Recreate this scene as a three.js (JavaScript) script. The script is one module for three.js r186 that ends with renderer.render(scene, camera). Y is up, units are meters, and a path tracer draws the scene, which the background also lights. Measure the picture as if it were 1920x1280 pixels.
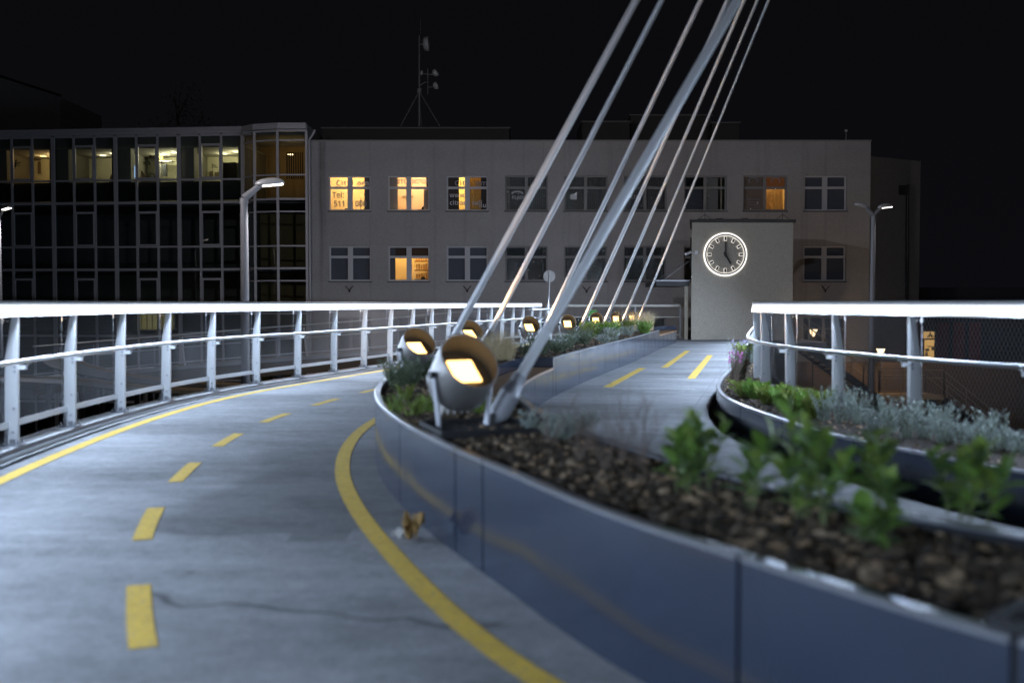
import * as THREE from 'three';
import { mergeGeometries, toCreasedNormals } from 'three/addons/utils/BufferGeometryUtils.js';
import { FontLoader } from 'three/addons/loaders/FontLoader.js';
import { TextGeometry } from 'three/addons/geometries/TextGeometry.js';
import { RectAreaLightUniformsLib } from 'three/addons/lights/RectAreaLightUniformsLib.js';

// ---------- camera, sky, exposure ----------
const EYE = 1.42, FOC = 2000, TH = Math.atan(0.036);
const scene = new THREE.Scene();
const camera = new THREE.PerspectiveCamera(2 * Math.atan(640 / FOC) * 180 / Math.PI, 1.5, 0.1, 400);
camera.position.set(0, EYE, 0);
camera.rotation.x = -TH;
camera.focus = 44;
camera.userData.fStop = 1.15;
const renderer = new THREE.WebGLRenderer({ antialias: true });
renderer.toneMapping = THREE.LinearToneMapping;
renderer.toneMappingExposure = 1;
renderer.shadowMap.enabled = true;
RectAreaLightUniformsLib.init();
{ // night sky: almost black, a little town glow towards the horizon all round
  const w = 64, h = 32, d = new Float32Array(w * h * 4);
  for (let j = 0; j < h; j++) for (let i = 0; i < w; i++) {
    const e = Math.max(0, (j + 0.5) / h * 2 - 1), g = Math.exp(-e * 3.5), k = (j * w + i) * 4;
    d[k] = 0.0026 + 0.0011 * g; d[k + 1] = 0.0026 + 0.0011 * g; d[k + 2] = 0.0031 + 0.0019 * g; d[k + 3] = 1;
  }
  const t = new THREE.DataTexture(d, w, h, THREE.RGBAFormat, THREE.FloatType);
  t.mapping = THREE.EquirectangularReflectionMapping; t.magFilter = THREE.LinearFilter; t.needsUpdate = true;
  scene.background = t; scene.environment = t;
}
const skyFill = new THREE.DirectionalLight(new THREE.Color(0.8, 0.88, 1), 0.012);  // added faint directional fill standing for the night sky glow
skyFill.position.set(-30, 40, 20); skyFill.shadow.radius = 20; scene.add(skyFill);
const LED_LIGHT = 150, LED_COLOR = [0.60, 0.755, 1.0];     // railing strips
const FLOOD_LIGHT = 22, FLOOD_COLOR = [1, 0.60, 0.26];    // cable floodlights
const FACADE_FLOOD = 380, STREET_COLOR = [0.97, 0.93, 0.98];  // added facade floods; colour also serves the street lamps

// ---------- helpers ----------
function rng(seed) { let a = seed >>> 0; return () => { a = (a + 0x6D2B79F5) >>> 0; let t = a; t = Math.imul(t ^ (t >>> 15), t | 1); t ^= t + Math.imul(t ^ (t >>> 7), t | 61); return ((t ^ (t >>> 14)) >>> 0) / 4294967296; }; }
const ORD = ['first', 'second', 'third', 'fourth', 'fifth', 'sixth', 'seventh', 'eighth', 'ninth', 'tenth', 'eleventh', 'twelfth', 'thirteenth', 'fourteenth', 'fifteenth', 'sixteenth', 'seventeenth', 'eighteenth', 'nineteenth', 'twentieth'];
const ordinal = (n) => n <= 20 ? ORD[n - 1] : n === 30 ? 'thirtieth' : (n < 30 ? 'twenty-' : 'thirty-') + ORD[n % 10 - 1];
const V = (x, y, z) => new THREE.Vector3(x, y, z);
const lerp = (a, b, t) => a + (b - a) * t;
const clamp = (x, a = 0, b = 1) => Math.min(b, Math.max(a, x));
function ray(px, py) { const u = (px - 960) / FOC, v = (640 - py) / FOC; return [u, v * Math.cos(TH) - Math.sin(TH), -v * Math.sin(TH) - Math.cos(TH)]; }
function at(px, py, h) { const r = ray(px, py), t = (h - EYE) / r[1]; return V(r[0] * t, h, r[2] * t); }
function atZ(px, py, z) { const r = ray(px, py), t = -z / r[2]; return V(r[0] * t, EYE + r[1] * t, -z); }
const used = {};
function numbered(n) { const k = used[n] = (used[n] ?? -1) + 1; return k ? n + '_' + String(k).padStart(3, '0') : n; }
function thing(name, label, category, group, kind) {
  const o = new THREE.Group(); o.name = numbered(name); scene.add(o);
  o.userData = { label, category }; if (group) o.userData.group = group; if (kind) o.userData.kind = kind;
  return o;
}
function part(name, geo, mat, parent) { const m = new THREE.Mesh(geo, mat); m.name = name; parent.add(m); return m; }
function solo(name, geo, mat, label, category, group, kind) {
  const m = new THREE.Mesh(geo, mat); m.name = numbered(name); scene.add(m);
  m.userData = { label, category }; if (group) m.userData.group = group; if (kind) m.userData.kind = kind; return m;
}
function ground(name, geo, mat, label) { const m = new THREE.Mesh(geo, mat); m.name = numbered(name); m.userData = { kind: 'structure', label, category: name.replace(/_/g, ' ').split(' ').slice(-2).join(' ') }; scene.add(m); return m; }
function rebase(g, p) { for (const c of g.children) c.position.sub(p); g.position.copy(p); return g; }
const merge = (a) => mergeGeometries(a.map(g => { g = g.index ? g.toNonIndexed() : g; for (const k of Object.keys(g.attributes)) if (!['position', 'normal', 'uv'].includes(k)) g.deleteAttribute(k); if (!g.attributes.uv) g.setAttribute('uv', new THREE.Float32BufferAttribute(new Float32Array(g.attributes.position.count * 2), 2)); return g; }));
function box(w, h, d, x = 0, y = 0, z = 0, ry = 0) { const g = new THREE.BoxGeometry(w, h, d); if (ry) g.rotateY(ry); g.translate(x, y, z); return planar(g); }
function box2(x0, x1, y0, y1, z0, z1) { return box(Math.abs(x1 - x0), Math.abs(y1 - y0), Math.abs(z1 - z0), (x0 + x1) / 2, (y0 + y1) / 2, (z0 + z1) / 2); }
function planar(g, s = 1) { // uv in metres by the way the face points
  if (g.index) g = g.toNonIndexed(); if (!g.attributes.normal) g.computeVertexNormals();
  const p = g.attributes.position, uv = new Float32Array(p.count * 2), a = V(), b = V(), c = V();
  for (let i = 0; i < p.count; i += 3) {
    a.fromBufferAttribute(p, i); b.fromBufferAttribute(p, i + 1); c.fromBufferAttribute(p, i + 2);
    const n = b.clone().sub(a).cross(c.clone().sub(a)), x = Math.abs(n.x), y = Math.abs(n.y), z = Math.abs(n.z);
    [a, b, c].forEach((q, k) => { uv[(i + k) * 2] = (x > y && x > z ? q.z : q.x) * s; uv[(i + k) * 2 + 1] = (y >= x && y >= z ? q.z : q.y) * s; });
  }
  g.setAttribute('uv', new THREE.Float32BufferAttribute(uv, 2)); return g;
}
function bar(a, b, r0, r1 = r0, seg = 8) {
  const d = b.clone().sub(a), g = new THREE.CylinderGeometry(r1, r0, d.length(), seg, 1);
  g.applyQuaternion(new THREE.Quaternion().setFromUnitVectors(V(0, 1, 0), d.clone().normalize()));
  g.translate((a.x + b.x) / 2, (a.y + b.y) / 2, (a.z + b.z) / 2); return g;
}
function beam(a, b, w, h) { // rectangular bar between two points
  const d = b.clone().sub(a), g = new THREE.BoxGeometry(w, h, d.length());
  g.applyMatrix4(new THREE.Matrix4().lookAt(b, a, V(0, 1, 0)));
  g.translate((a.x + b.x) / 2, (a.y + b.y) / 2, (a.z + b.z) / 2); return g;
}
// curves in plan: lists of [x, z]
function curve(pts, step = 0.12, y = 0) {
  const c = new THREE.CatmullRomCurve3(pts.map(p => V(p[0], y, p[1])), false, 'centripetal'); const L = c.getLength();
  c.arcLengthDivisions = Math.max(200, pts.length * 40); c.updateArcLengths(); return c.getSpacedPoints(Math.max(2, Math.round(L / step)));
}
function arcs(pts) { const s = [0]; for (let i = 1; i < pts.length; i++) s.push(s[i - 1] + pts[i].distanceTo(pts[i - 1])); return s; }
function posAt(pts, s, S) { let i = 1; while (i < S.length - 1 && S[i] < s) i++; const t = (s - S[i - 1]) / (S[i] - S[i - 1]); return pts[i - 1].clone().lerp(pts[i], t); }
function cut(pts, s0, s1, step = 0.15) { const S = arcs(pts), n = Math.max(1, Math.ceil((s1 - s0) / step)), o = []; for (let i = 0; i <= n; i++) o.push(posAt(pts, lerp(s0, s1, i / n), S)); return o; }
function frames(pts) { return pts.map((p, i) => { const a = pts[Math.max(0, i - 1)], b = pts[Math.min(pts.length - 1, i + 1)], x = b.x - a.x, z = b.z - a.z, l = Math.hypot(x, z) || 1; return { tx: x / l, tz: z / l, nx: -z / l, nz: x / l }; }); }
function offset(pts, n, dy = 0) { const f = frames(pts); return pts.map((p, i) => V(p.x + f[i].nx * n, p.y + dy, p.z + f[i].nz * n)); }
function nearestS(pts, x, z) { const S = arcs(pts); let bi = 0, bd = 1e9; pts.forEach((p, i) => { const d = Math.hypot(p.x - x, p.z - z); if (d < bd) { bd = d; bi = i; } }); return S[bi]; }
// profile: [[n, y], ...] closed; n positive to the right of travel
function sweep(pts, profile, smooth = false, caps = true) {
  const f = frames(pts), S = arcs(pts), pos = [], uv = [], idx = [], m = profile.length;
  const put = (i, q) => { const p = pts[i]; pos.push(p.x + f[i].nx * q[0], p.y + q[1], p.z + f[i].nz * q[0]); };
  const row = (list, vs) => { const base = pos.length / 3, k = list.length; for (let i = 0; i < pts.length; i++) list.forEach((q, j) => { put(i, q); uv.push(S[i], vs[j]); }); for (let i = 0; i < pts.length - 1; i++) for (let j = 0; j < k - 1; j++) { const a = base + i * k + j; idx.push(a, a + 1, a + k, a + 1, a + k + 1, a + k); } };
  const len = [0]; for (let j = 0; j < m; j++) { const a = profile[j], b = profile[(j + 1) % m]; len.push(len[j] + Math.hypot(a[0] - b[0], a[1] - b[1])); }
  if (smooth) row([...profile, profile[0]], len);
  else for (let j = 0; j < m; j++) row([profile[j], profile[(j + 1) % m]], [len[j], len[j + 1]]);
  if (caps) for (const i of [0, pts.length - 1]) { const base = pos.length / 3; profile.forEach(q => { put(i, q); uv.push(q[0], q[1]); }); for (let j = 1; j < m - 1; j++) idx.push(base, base + j, base + j + 1); }
  const g = new THREE.BufferGeometry(); g.setAttribute('position', new THREE.Float32BufferAttribute(pos, 3)); g.setAttribute('uv', new THREE.Float32BufferAttribute(uv, 2)); g.setIndex(idx); g.computeVertexNormals(); return g;
}
const rect = (n0, n1, y0, y1) => [[n0, y0], [n1, y0], [n1, y1], [n0, y1]];
const round = (n, y, rx, ry = rx, k = 10) => Array.from({ length: k }, (_, i) => [n + rx * Math.cos(i / k * 2 * Math.PI), y + ry * Math.sin(i / k * 2 * Math.PI)]);
function ribbon(pts, w, y) { const f = frames(pts), S = arcs(pts), pos = [], uv = [], idx = []; pts.forEach((p, i) => { for (const s of [-1, 1]) { pos.push(p.x + f[i].nx * w / 2 * s, y, p.z + f[i].nz * w / 2 * s); uv.push(S[i], s * w / 2); } if (i) { const a = i * 2 - 2; idx.push(a, a + 1, a + 2, a + 1, a + 3, a + 2); } }); const g = new THREE.BufferGeometry(); g.setAttribute('position', new THREE.Float32BufferAttribute(pos, 3)); g.setAttribute('uv', new THREE.Float32BufferAttribute(uv, 2)); g.setIndex(idx); g.computeVertexNormals(); return g; }
function sheet(outline, y, thick) { // outline [[x,z]...]
  const s = new THREE.Shape(outline.map(p => new THREE.Vector2(p[0], -p[1]))), g = new THREE.ExtrudeGeometry(s, { depth: thick, bevelEnabled: false });
  g.rotateX(-Math.PI / 2); g.translate(0, y - thick, 0); return g;
}

// ---------- textures ----------
function noise2(seed, n) { const r = rng(seed), g = new Float32Array(n * n); for (let i = 0; i < n * n; i++) g[i] = r(); return (x, y) => { x = ((x % n) + n) % n; y = ((y % n) + n) % n; const i = Math.floor(x), j = Math.floor(y), u = x - i, v = y - j, a = u * u * (3 - 2 * u), b = v * v * (3 - 2 * v), i1 = (i + 1) % n, j1 = (j + 1) % n; return (g[j * n + i] * (1 - a) + g[j * n + i1] * a) * (1 - b) + (g[j1 * n + i] * (1 - a) + g[j1 * n + i1] * a) * b; }; }
const N1 = noise2(11, 64), N2 = noise2(12, 64), N3 = noise2(13, 64), N4 = noise2(14, 128);
const fbm = (x, y, o = 4) => { let s = 0, a = 0.5, f = 1; const N = [N1, N2, N3, N4]; for (let i = 0; i < o; i++) { s += a * N[i % 4](x * f, y * f); a *= 0.5; f *= 2; } return s / (1 - Math.pow(0.5, o)); };
const enc = (c) => Math.round(255 * clamp(c <= 0.0031308 ? 12.92 * c : 1.055 * Math.pow(c, 1 / 2.4) - 0.055));
function tex(w, h, fn, srgb = true, wrap = THREE.RepeatWrapping) { // fn(x01, y01) -> [r,g,b] linear, or a number
  const d = new Uint8Array(w * h * 4);
  for (let j = 0; j < h; j++) for (let i = 0; i < w; i++) { const c = fn((i + 0.5) / w, (j + 0.5) / h), k = (j * w + i) * 4; if (typeof c === 'number') { d[k] = d[k + 1] = d[k + 2] = Math.round(255 * clamp(c)); } else for (let q = 0; q < 3; q++) d[k + q] = srgb ? enc(c[q]) : Math.round(255 * clamp(c[q])); d[k + 3] = 255; }
  const t = new THREE.DataTexture(d, w, h, THREE.RGBAFormat); t.wrapS = t.wrapT = wrap; t.magFilter = THREE.LinearFilter; t.minFilter = THREE.LinearMipmapLinearFilter; t.generateMipmaps = true; if (srgb) t.colorSpace = THREE.SRGBColorSpace; t.needsUpdate = true; return t;
}
const rep = (t, u, v) => { const c = t.clone(); c.repeat.set(u, v); c.needsUpdate = true; return c; };
const std = (c, roughness, metalness = 0, o = {}) => new THREE.MeshStandardMaterial({ color: new THREE.Color().setRGB(...c), roughness, metalness, ...o });
const phys = (c, o = {}) => new THREE.MeshPhysicalMaterial({ color: new THREE.Color().setRGB(...c), ...o });
const glow = (c, k) => new THREE.MeshStandardMaterial({ color: 0x222222, emissive: new THREE.Color().setRGB(...c), emissiveIntensity: k, roughness: 0.5 });

// deck concrete: x -6..10 m, z 2..-14 m, mirrored beyond
const crackPts = [[253, 1103], [300, 1118], [345, 1135], [420, 1133], [480, 1139], [560, 1146], [640, 1152], [700, 1162], [760, 1158], [815, 1172], [870, 1180], [940, 1170]].map(p => at(p[0], p[1], 0));
const segD = (x, z, a, b) => { const dx = b.x - a.x, dz = b.z - a.z, t = clamp(((x - a.x) * dx + (z - a.z) * dz) / (dx * dx + dz * dz)); return Math.hypot(x - a.x - t * dx, z - a.z - t * dz); };
const spots = []; { const r = rng(5); for (let i = 0; i < 46; i++) spots.push([-4.4 + r() * 7, -3.4 - r() * 10, 0.008 + r() * r() * 0.028, 0.3 + r() * 0.5]); }
const deckMap = tex(2048, 2048, (u, v) => {
  const x = -6 + 16 * u, z = 2 - 16 * v;
  let k = 0.21 + 0.17 * (fbm(x * 0.55, z * 0.9) - 0.5) + 0.11 * (fbm(x * 1.3 + 9, z * 5.0 + 4, 3) - 0.5) + 0.07 * (fbm(x * 14, z * 14, 2) - 0.5) + 0.06 * (N4(x * 60, z * 60) - 0.5);
  // damp-looking cast patch with a ragged outline, lighter screed beside it
  const wob = 0.5 * (fbm(x * 1.1 + 3, z * 1.1, 3) - 0.5), j1 = -6.55 + wob * 0.8 + (x > -1.35 ? 0.28 : 0) + (x > -1.0 ? -0.4 : 0);
  const inX = clamp((x + 2.25 + wob * 1.6) / 0.25) * clamp((1 - x) / 0.6), inZ = clamp((j1 - z) / 0.06) * clamp((z + 11.2 + wob) / 1.6);
  k *= 1 - 0.34 * inX * inZ;
  const lx = clamp((x + 3.2 + wob) / 0.12) * clamp((-2.05 + wob * 0.3 - x) / 0.1) * clamp((-6.3 + wob * 0.3 - z) / 0.05) * clamp((z + 6.62 - wob * 0.3) / 0.05);
  k *= 1 + 0.16 * lx;
  const g2 = clamp((fbm(x * 0.8 + 20, z * 0.5 + 7, 4) - 0.52) * 9); k *= 1 - 0.16 * g2;
  const sx = fbm(x * 0.35 + 4, z * 6 + 2, 3); k *= 0.94 + 0.12 * sx;
  if (z < -3.2 && z > -7) { let d = 9; for (let i = 0; i < crackPts.length - 1; i++) d = Math.min(d, segD(x + 0.05 * (N1(x * 5, z * 5) - 0.5), z + 0.06 * (N2(x * 6, z * 6) - 0.5), crackPts[i], crackPts[i + 1])); const wd = 0.008 + 0.02 * N3(x * 3, z * 3); k *= 1 - 0.62 * clamp(1.3 - d / wd); k *= 1 - 0.12 * clamp(1 - d / 0.09); }
  for (const s of spots) { if (Math.abs(x - s[0]) < 0.06 && Math.abs(z - s[1]) < 0.06) { const d = Math.hypot(x - s[0], z - s[1]); k *= 1 - s[3] * 0.6 * clamp(1.4 - d / s[2]); } }
  k = Math.max(k, 0.06);
  return [k * 0.97, k * 0.99, k * 1.03];
}, true, THREE.MirroredRepeatWrapping);
const grainBump = tex(512, 512, (u, v) => 0.5 * N4(u * 128, v * 128) + 0.3 * N1(u * 64, v * 64) + 0.2 * N2(u * 64 * 0 + u * 32 * 2, v * 16 * 4), false);
const plasterMap = tex(512, 512, (u, v) => { const k = 0.86 + 0.16 * (N1(u * 64, v * 64) - 0.5) + 0.12 * (N2(u * 16 * 4, v * 64) - 0.5) + 0.1 * (N4(u * 128, v * 128) - 0.5); return [k, k, k]; });
const panelRough = tex(512, 512, (u, v) => 0.09 + 0.07 * N1(u * 64, v * 64) * N2(u * 64, v * 64) + 0.05 * N3(u * 64 * 0.25 * 4, v * 64), false);
const smudgeMap = tex(512, 512, (u, v) => { const k = 0.92 + 0.08 * (N1(u * 64, v * 64) - 0.5) + 0.05 * (N3(u * 64, v * 64) - 0.5); return [k, k, k]; });
const waveBump = tex(256, 256, (u, v) => { let s = 0.5; for (const [a, b, c, p] of [[1, 0, .2, .3], [2, 1, .12, 1.2], [3, -1, .1, 2.2], [1, 2, .1, 4], [5, 1, .05, .6]]) s += c * Math.sin(2 * Math.PI * (a * u + b * v) + p); return s; }, false);
const glassWave = tex(256, 256, (u, v) => { let s = 0.5; for (const [a, b, c, p] of [[2, 1, .14, .3], [3, -2, .12, 1.2], [1, 4, .12, 2.2], [5, 3, .06, 4], [4, -6, .05, .6], [8, 5, .03, 1]]) s += c * Math.sin(2 * Math.PI * (a * u + b * v) + p); return s; }, false);
const metalBump = tex(256, 256, (u, v) => N4(u * 128, v * 128) * 0.6 + N1(u * 64, v * 64) * 0.4, false);
const galvMap = tex(256, 256, (u, v) => { const k = 0.75 + 0.25 * Math.round(N1(u * 64, v * 64) * 4) / 4 * 0.6 + 0.1 * N4(u * 128, v * 128); return [k, k, k * 1.02]; });
const woodMap = tex(512, 512, (u, v) => { const g = Math.sin(v * 2 * Math.PI * 16 + 5 * fbm(u * 4 * 1, v * 32, 3)), k = 0.75 + 0.2 * g + 0.2 * (N2(u * 8, v * 64) - 0.5); return [0.30 * k, 0.165 * k, 0.075 * k]; });
const soilMap = tex(512, 512, (u, v) => { const k = 0.5 + fbm(u * 64, v * 64, 1) * 0.7 + 0.5 * (N4(u * 128, v * 128) - 0.5); return [0.050 * k, 0.034 * k, 0.022 * k]; });
const wornMap = tex(1024, 256, (u, v) => { const k = 0.86 + 0.2 * (fbm(u * 64, v * 16, 2) - 0.5) + 0.12 * (N4(u * 128 * 4, v * 128) - 0.5), w = clamp((N1(u * 64 * 3, v * 64) * 0.6 + N4(u * 128 * 6, v * 128) * 0.4 - 0.68) * 7); return [lerp(0.66, 0.30, w) * k, lerp(0.44, 0.28, w) * k, lerp(0.075, 0.20, w) * k]; });
const asphaltMap = tex(512, 512, (u, v) => { const k = 0.045 + 0.03 * N4(u * 128, v * 128) + 0.02 * N1(u * 16 * 1, v * 16); return [k, k, k]; });

// ---------- materials ----------
const M = {
  deck: phys([1, 1, 1], { roughness: 0.85, specularIntensity: 0.6, map: deckMap, bumpMap: rep(grainBump, 16, 16), bumpScale: 0.003 }),
  deckEdge: std([0.12, 0.125, 0.13], 0.7),
  yellow: phys([1, 1, 1], { roughness: 0.85, specularIntensity: 0.4, map: rep(wornMap, 0.25, 1), bumpMap: rep(grainBump, 1, 1), bumpScale: 0.001 }),
  joint: std([0.5, 0.49, 0.42], 0.7),
  jointDark: std([0.13, 0.13, 0.14], 0.8),
  white: std([0.60, 0.61, 0.62], 0.38, 0, { bumpMap: rep(metalBump, 3, 3), bumpScale: 0.0002 }),
  steel: std([0.55, 0.56, 0.58], 0.28, 0.9),
  galv: std([0.42, 0.43, 0.45], 0.45, 0.85, { map: rep(galvMap, 3, 3), bumpMap: rep(metalBump, 6, 6), bumpScale: 0.0006 }),
  cable: std([0.62, 0.63, 0.64], 0.4, 0.25, { bumpMap: rep(metalBump, 20, 20), bumpScale: 0.0006 }),
  beamGrey: std([0.33, 0.335, 0.345], 0.42, 0.3, { bumpMap: rep(metalBump, 3, 3), bumpScale: 0.0005 }),
  dark: std([0.012, 0.012, 0.013], 0.75),
  black: std([0.02, 0.02, 0.022], 0.5),
  panel: phys([0.024, 0.034, 0.058], { roughness: 1, metalness: 0, ior: 1.75, map: rep(smudgeMap, 0.08, 0.08), roughnessMap: rep(panelRough, 0.06, 0.06), bumpMap: rep(waveBump, 0.4, 0.5), bumpScale: 0.004 }),
  rim: std([0.42, 0.43, 0.46], 0.3, 0.85, { bumpMap: rep(metalBump, 3, 3), bumpScale: 0.0005 }),
  liner: std([0.03, 0.03, 0.032], 0.8),
  soil: std([1, 1, 1], 0.95, 0, { map: rep(soilMap, 1.6, 1.6), bumpMap: rep(grainBump, 3, 3), bumpScale: 0.02 }),
  chip: std([1, 1, 1], 0.85, 0, { bumpMap: metalBump, bumpScale: 0.002 }),
  wood: std([1, 1, 1], 0.5, 0, { map: rep(woodMap, 0.5, 2) }),
  led: glow([0.86, 0.92, 1], 3.2),
  flood: glow([1, 0.60, 0.20], 4.8),
  floodBody: std([0.26, 0.25, 0.24], 0.42, 0.6, { bumpMap: rep(metalBump, 3, 3), bumpScale: 0.0004 }),
  floodInner: phys([0.10, 0.085, 0.06], { roughness: 0.5, specularIntensity: 0.4 }),
  net: std([0.30, 0.30, 0.31], 0.45, 0.2),
  asphalt: std([1, 1, 1], 0.9, 0, { map: rep(asphaltMap, 0.3, 0.3) }),
  grass: std([0.035, 0.05, 0.018], 0.95),
};

// ---------- the bridge deck ----------
const C = curve([[1.35, 2.4], [0.4, 0], [-0.62, -2.3], [-1.497, -4.29], [-1.87, -5.29], [-2.2, -6.28], [-2.457, -7.3], [-2.66, -8.33], [-2.81, -9.37], [-2.92, -10.5], [-2.97, -11.5], [-2.96, -12.7], [-2.87, -13.8], [-2.7, -15.1], [-2.5, -16.3], [-1.98, -18.6], [-1.6, -20], [-1.2, -21.5], [-0.45, -24.3], [0.55, -28], [2.4, -34.8], [3.6, -39.5]]);
const FL = curve([[5.6, 9.6], [3.0, 7.9], [1.4, 6.3], [0.15, 4.6], [-0.9, 2.6], [-1.75, 0.6], [-2.75, -1.7], [-3.5, -3.6], [-4.12, -5.5], [-4.48, -7.0], [-4.72, -8.7], [-4.88, -10.4], [-4.98, -12.16], [-4.99, -13.85], [-4.90, -15.5], [-4.67, -17.1], [-4.33, -18.6], [-3.96, -20], [-3.57, -21.45], [-3.22, -22.85], [-2.88, -24.2], [-1.86, -28.7], [-0.84, -33.2], [0.2, -37.8], [1.25, -42.4]]);
const L = curve([[3.2, -0.9], [2.35, -1.55], [1.72, -2.1], [1.27, -2.57], [0.97, -3.05], [0.72, -3.52], [0.44, -4.05], [0.2, -4.62], [-0.01, -5.19], [-0.23, -5.77], [-0.44, -6.35], [-0.72, -7.24], [-1.04, -8.5], [-1.25, -9.7], [-1.38, -11.1], [-1.41, -12.5], [-1.33, -13.8], [-1.12, -15.3], [-0.72, -17.2], [-0.1, -19.5], [0.95, -23.2], [2.2, -27.8], [3.3, -32], [4.9, -38]]);
const R = curve([[3.6, -2.3], [2.7, -2.95], [2.15, -3.45], [1.78, -3.85], [1.38, -4.42], [1.02, -5.19], [0.71, -6.05], [0.36, -7.39], [0.13, -9.0], [0.03, -10.5], [0.07, -12.1], [0.25, -13.9], [0.6, -15.96], [1.13, -18.4], [1.84, -21.35], [2.33, -23.3], [2.98, -25.9], [4.35, -31.9], [5.9, -38.2]]);
const FR = offset(curve([[11.6, -0.2], [9.5, -2.3], [7.6, -4.4], [6.2, -6.5], [5.2, -8.15], [4.49, -9.45], [4.03, -10.8], [3.73, -12.2], [3.57, -13.6], [3.56, -15.0], [3.76, -16.6], [4.2, -18.6], [4.9, -21.5], [6.5, -28], [8.2, -35.2], [9.0, -38.6]]), 0.09);
const RP = curve([[6.2, -4.0], [4.7, -5.7], [3.98, -6.75], [3.56, -7.45], [3.34, -8.0], [3.07, -8.78], [2.9, -9.45], [2.77, -10.3], [2.69, -11.2], [2.64, -12.2], [2.66, -13.3], [2.85, -14.8], [3.2, -16.4], [4.15, -20], [5.15, -24.1], [6.65, -30.2], [8.35, -37.4]]);
const DR = curve([[5.7, -3.3], [4.25, -4.9], [3.45, -6.2], [3.1, -6.95], [2.78, -7.95], [2.58, -8.8], [2.43, -9.7], [2.31, -11.0], [2.34, -12.2], [2.5, -13.5], [2.78, -14.9], [3.13, -16.4], [4.08, -20], [5.08, -24.1], [6.58, -30.2], [8.28, -37.4]]);
const P2 = (pts) => pts.map(p => [p.x, p.z]);
{
  const left = P2(offset(FL, 0.4)), right = P2(DR).reverse();
  const outline = [...left, [1.6, -42.9], [6.85, -42.9], [6.85, -41.12], [11.4, -41.12], [11.4, -38.6], ...right, [8.2, -1.5], [9.5, 4], [8.5, 9]];
  const g = sheet(outline, 0, 0.28), p = g.attributes.position, uv = g.attributes.uv;
  for (let i = 0; i < p.count; i++) uv.setXY(i, (p.getX(i) + 6) / 16, (2 - p.getZ(i)) / 16);
  ground('bridge_deck', g, M.deck, 'pale grey concrete bridge deck with patches and a crack');
  // landing paving before the tower
  for (let i = 0; i < 3; i++) { const z = -40.2 - i * 0.32; const o = ground('drain_grating', box2(4.9, 9.6, 0.004, 0.012, z - 0.12, z + 0.12), M.jointDark, 'dark slotted drain strip in the deck before the clock tower, ' + ['nearest', 'middle', 'farthest'][i] + ' of three'); }
}
const dashNames = ['nearest', 'second', 'third', 'fourth', 'fifth', 'sixth', 'seventh', 'eighth', 'ninth', 'tenth', 'eleventh'];
{
  const s0 = nearestS(C, -1.497, -4.29);
  for (let i = 0; i < 10; i++) ground('lane_dash', ribbon(cut(C, s0 + i * 2.12, s0 + i * 2.12 + 1.04, 0.1), 0.115, 0.004), M.yellow, dashNames[i] + ' yellow dash of the cycle lane centre line');
  const edge = offset(FL, 0.60); ground('lane_line', ribbon(cut(edge, 7, arcs(edge).at(-1) - 2), 0.13, 0.004), M.yellow, 'solid yellow line along the left railing');
  const inn = curve([[2.2, -1.3], [1.2, -2.2], [0.55, -3.2], [0.06, -4.05], [-0.18, -4.57], [-0.415, -5.19], [-0.648, -5.89], [-0.91, -6.73], [-1.18, -7.74], [-1.41, -8.82], [-1.585, -10.07], [-1.68, -11.5], [-1.66, -12.8], [-1.5, -14.5], [-1.1, -16.6], [-0.5, -19.2], [0.6, -23.2], [2.9, -31.6]]);
  ground('lane_line', ribbon(inn, 0.125, 0.004), M.yellow, 'solid yellow line curving round the foot of the centre planter');
  const dash = (a, b, name) => ground('path_dash', ribbon(cut([a, b], 0, a.distanceTo(b), 0.3), 0.15, 0.004), M.yellow, name);
  dash(at(1139, 726, 0), at(1205, 690, 0), 'yellow dash on the right path nearest to the centre planter');
  dash(at(1246, 689, 0), at(1290, 657.5, 0), 'far yellow dash on the right path towards the clock tower');
  dash(at(1296, 710, 0), at(1332, 666, 0), 'yellow dash on the right path nearest to the right planter');
  // joints across the right path
  [[1140, 728, 1303, 730], [1192, 709, 1296, 711], [1080, 752, 1318, 757], [1215, 690, 1345, 690], [1235, 676, 1356, 675], [1252, 664, 1366, 662], [1015, 800, 1330, 810]].forEach((j, i) => ground('deck_joint', ribbon(cut([at(j[0], j[1], 0), at(j[2], j[3], 0)], 0, at(j[0], j[1], 0).distanceTo(at(j[2], j[3], 0)), 0.5), i < 2 ? 0.035 : 0.018, 0.005), i < 2 ? M.joint : M.jointDark, dashNames[i] + ' thin joint crossing the right path'));
  ground('deck_joint', ribbon(cut([at(1275, 800, 0), at(1385, 650, 0)], 0, at(1275, 800, 0).distanceTo(at(1385, 650, 0)), 0.5), 0.018, 0.005), M.jointDark, 'thin lengthwise joint along the right path');
}
// gutter between deck and right planter, and edge beam under the left railing
ground('gutter', sweep(RP, [[-0.75, -0.30], [0.1, -0.30], [0.1, -0.14], [-0.75, -0.14]]), M.dark, 'black drain gap between the path and the right planter');
ground('edge_beam', sweep(FL, [[-0.16, -0.34], [0.085, -0.34], [0.085, 0.025], [0.07, 0.035], [-0.16, 0.035]]), M.beamGrey, 'grey steel edge beam carrying the left railing');
ground('edge_kerb', sweep(offset(FL, 0.2), [[-0.075, -0.34], [0.075, -0.34], [0.075, -0.02], [0.06, -0.008], [-0.06, -0.002], [-0.075, -0.012]]), M.beamGrey, 'flat steel bar along the deck edge');
ground('edge_gutter', sweep(offset(FL, 0.34), rect(-0.06, 0.06, -0.34, -0.16)), M.dark, 'dark drain slot along the left deck edge');

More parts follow.
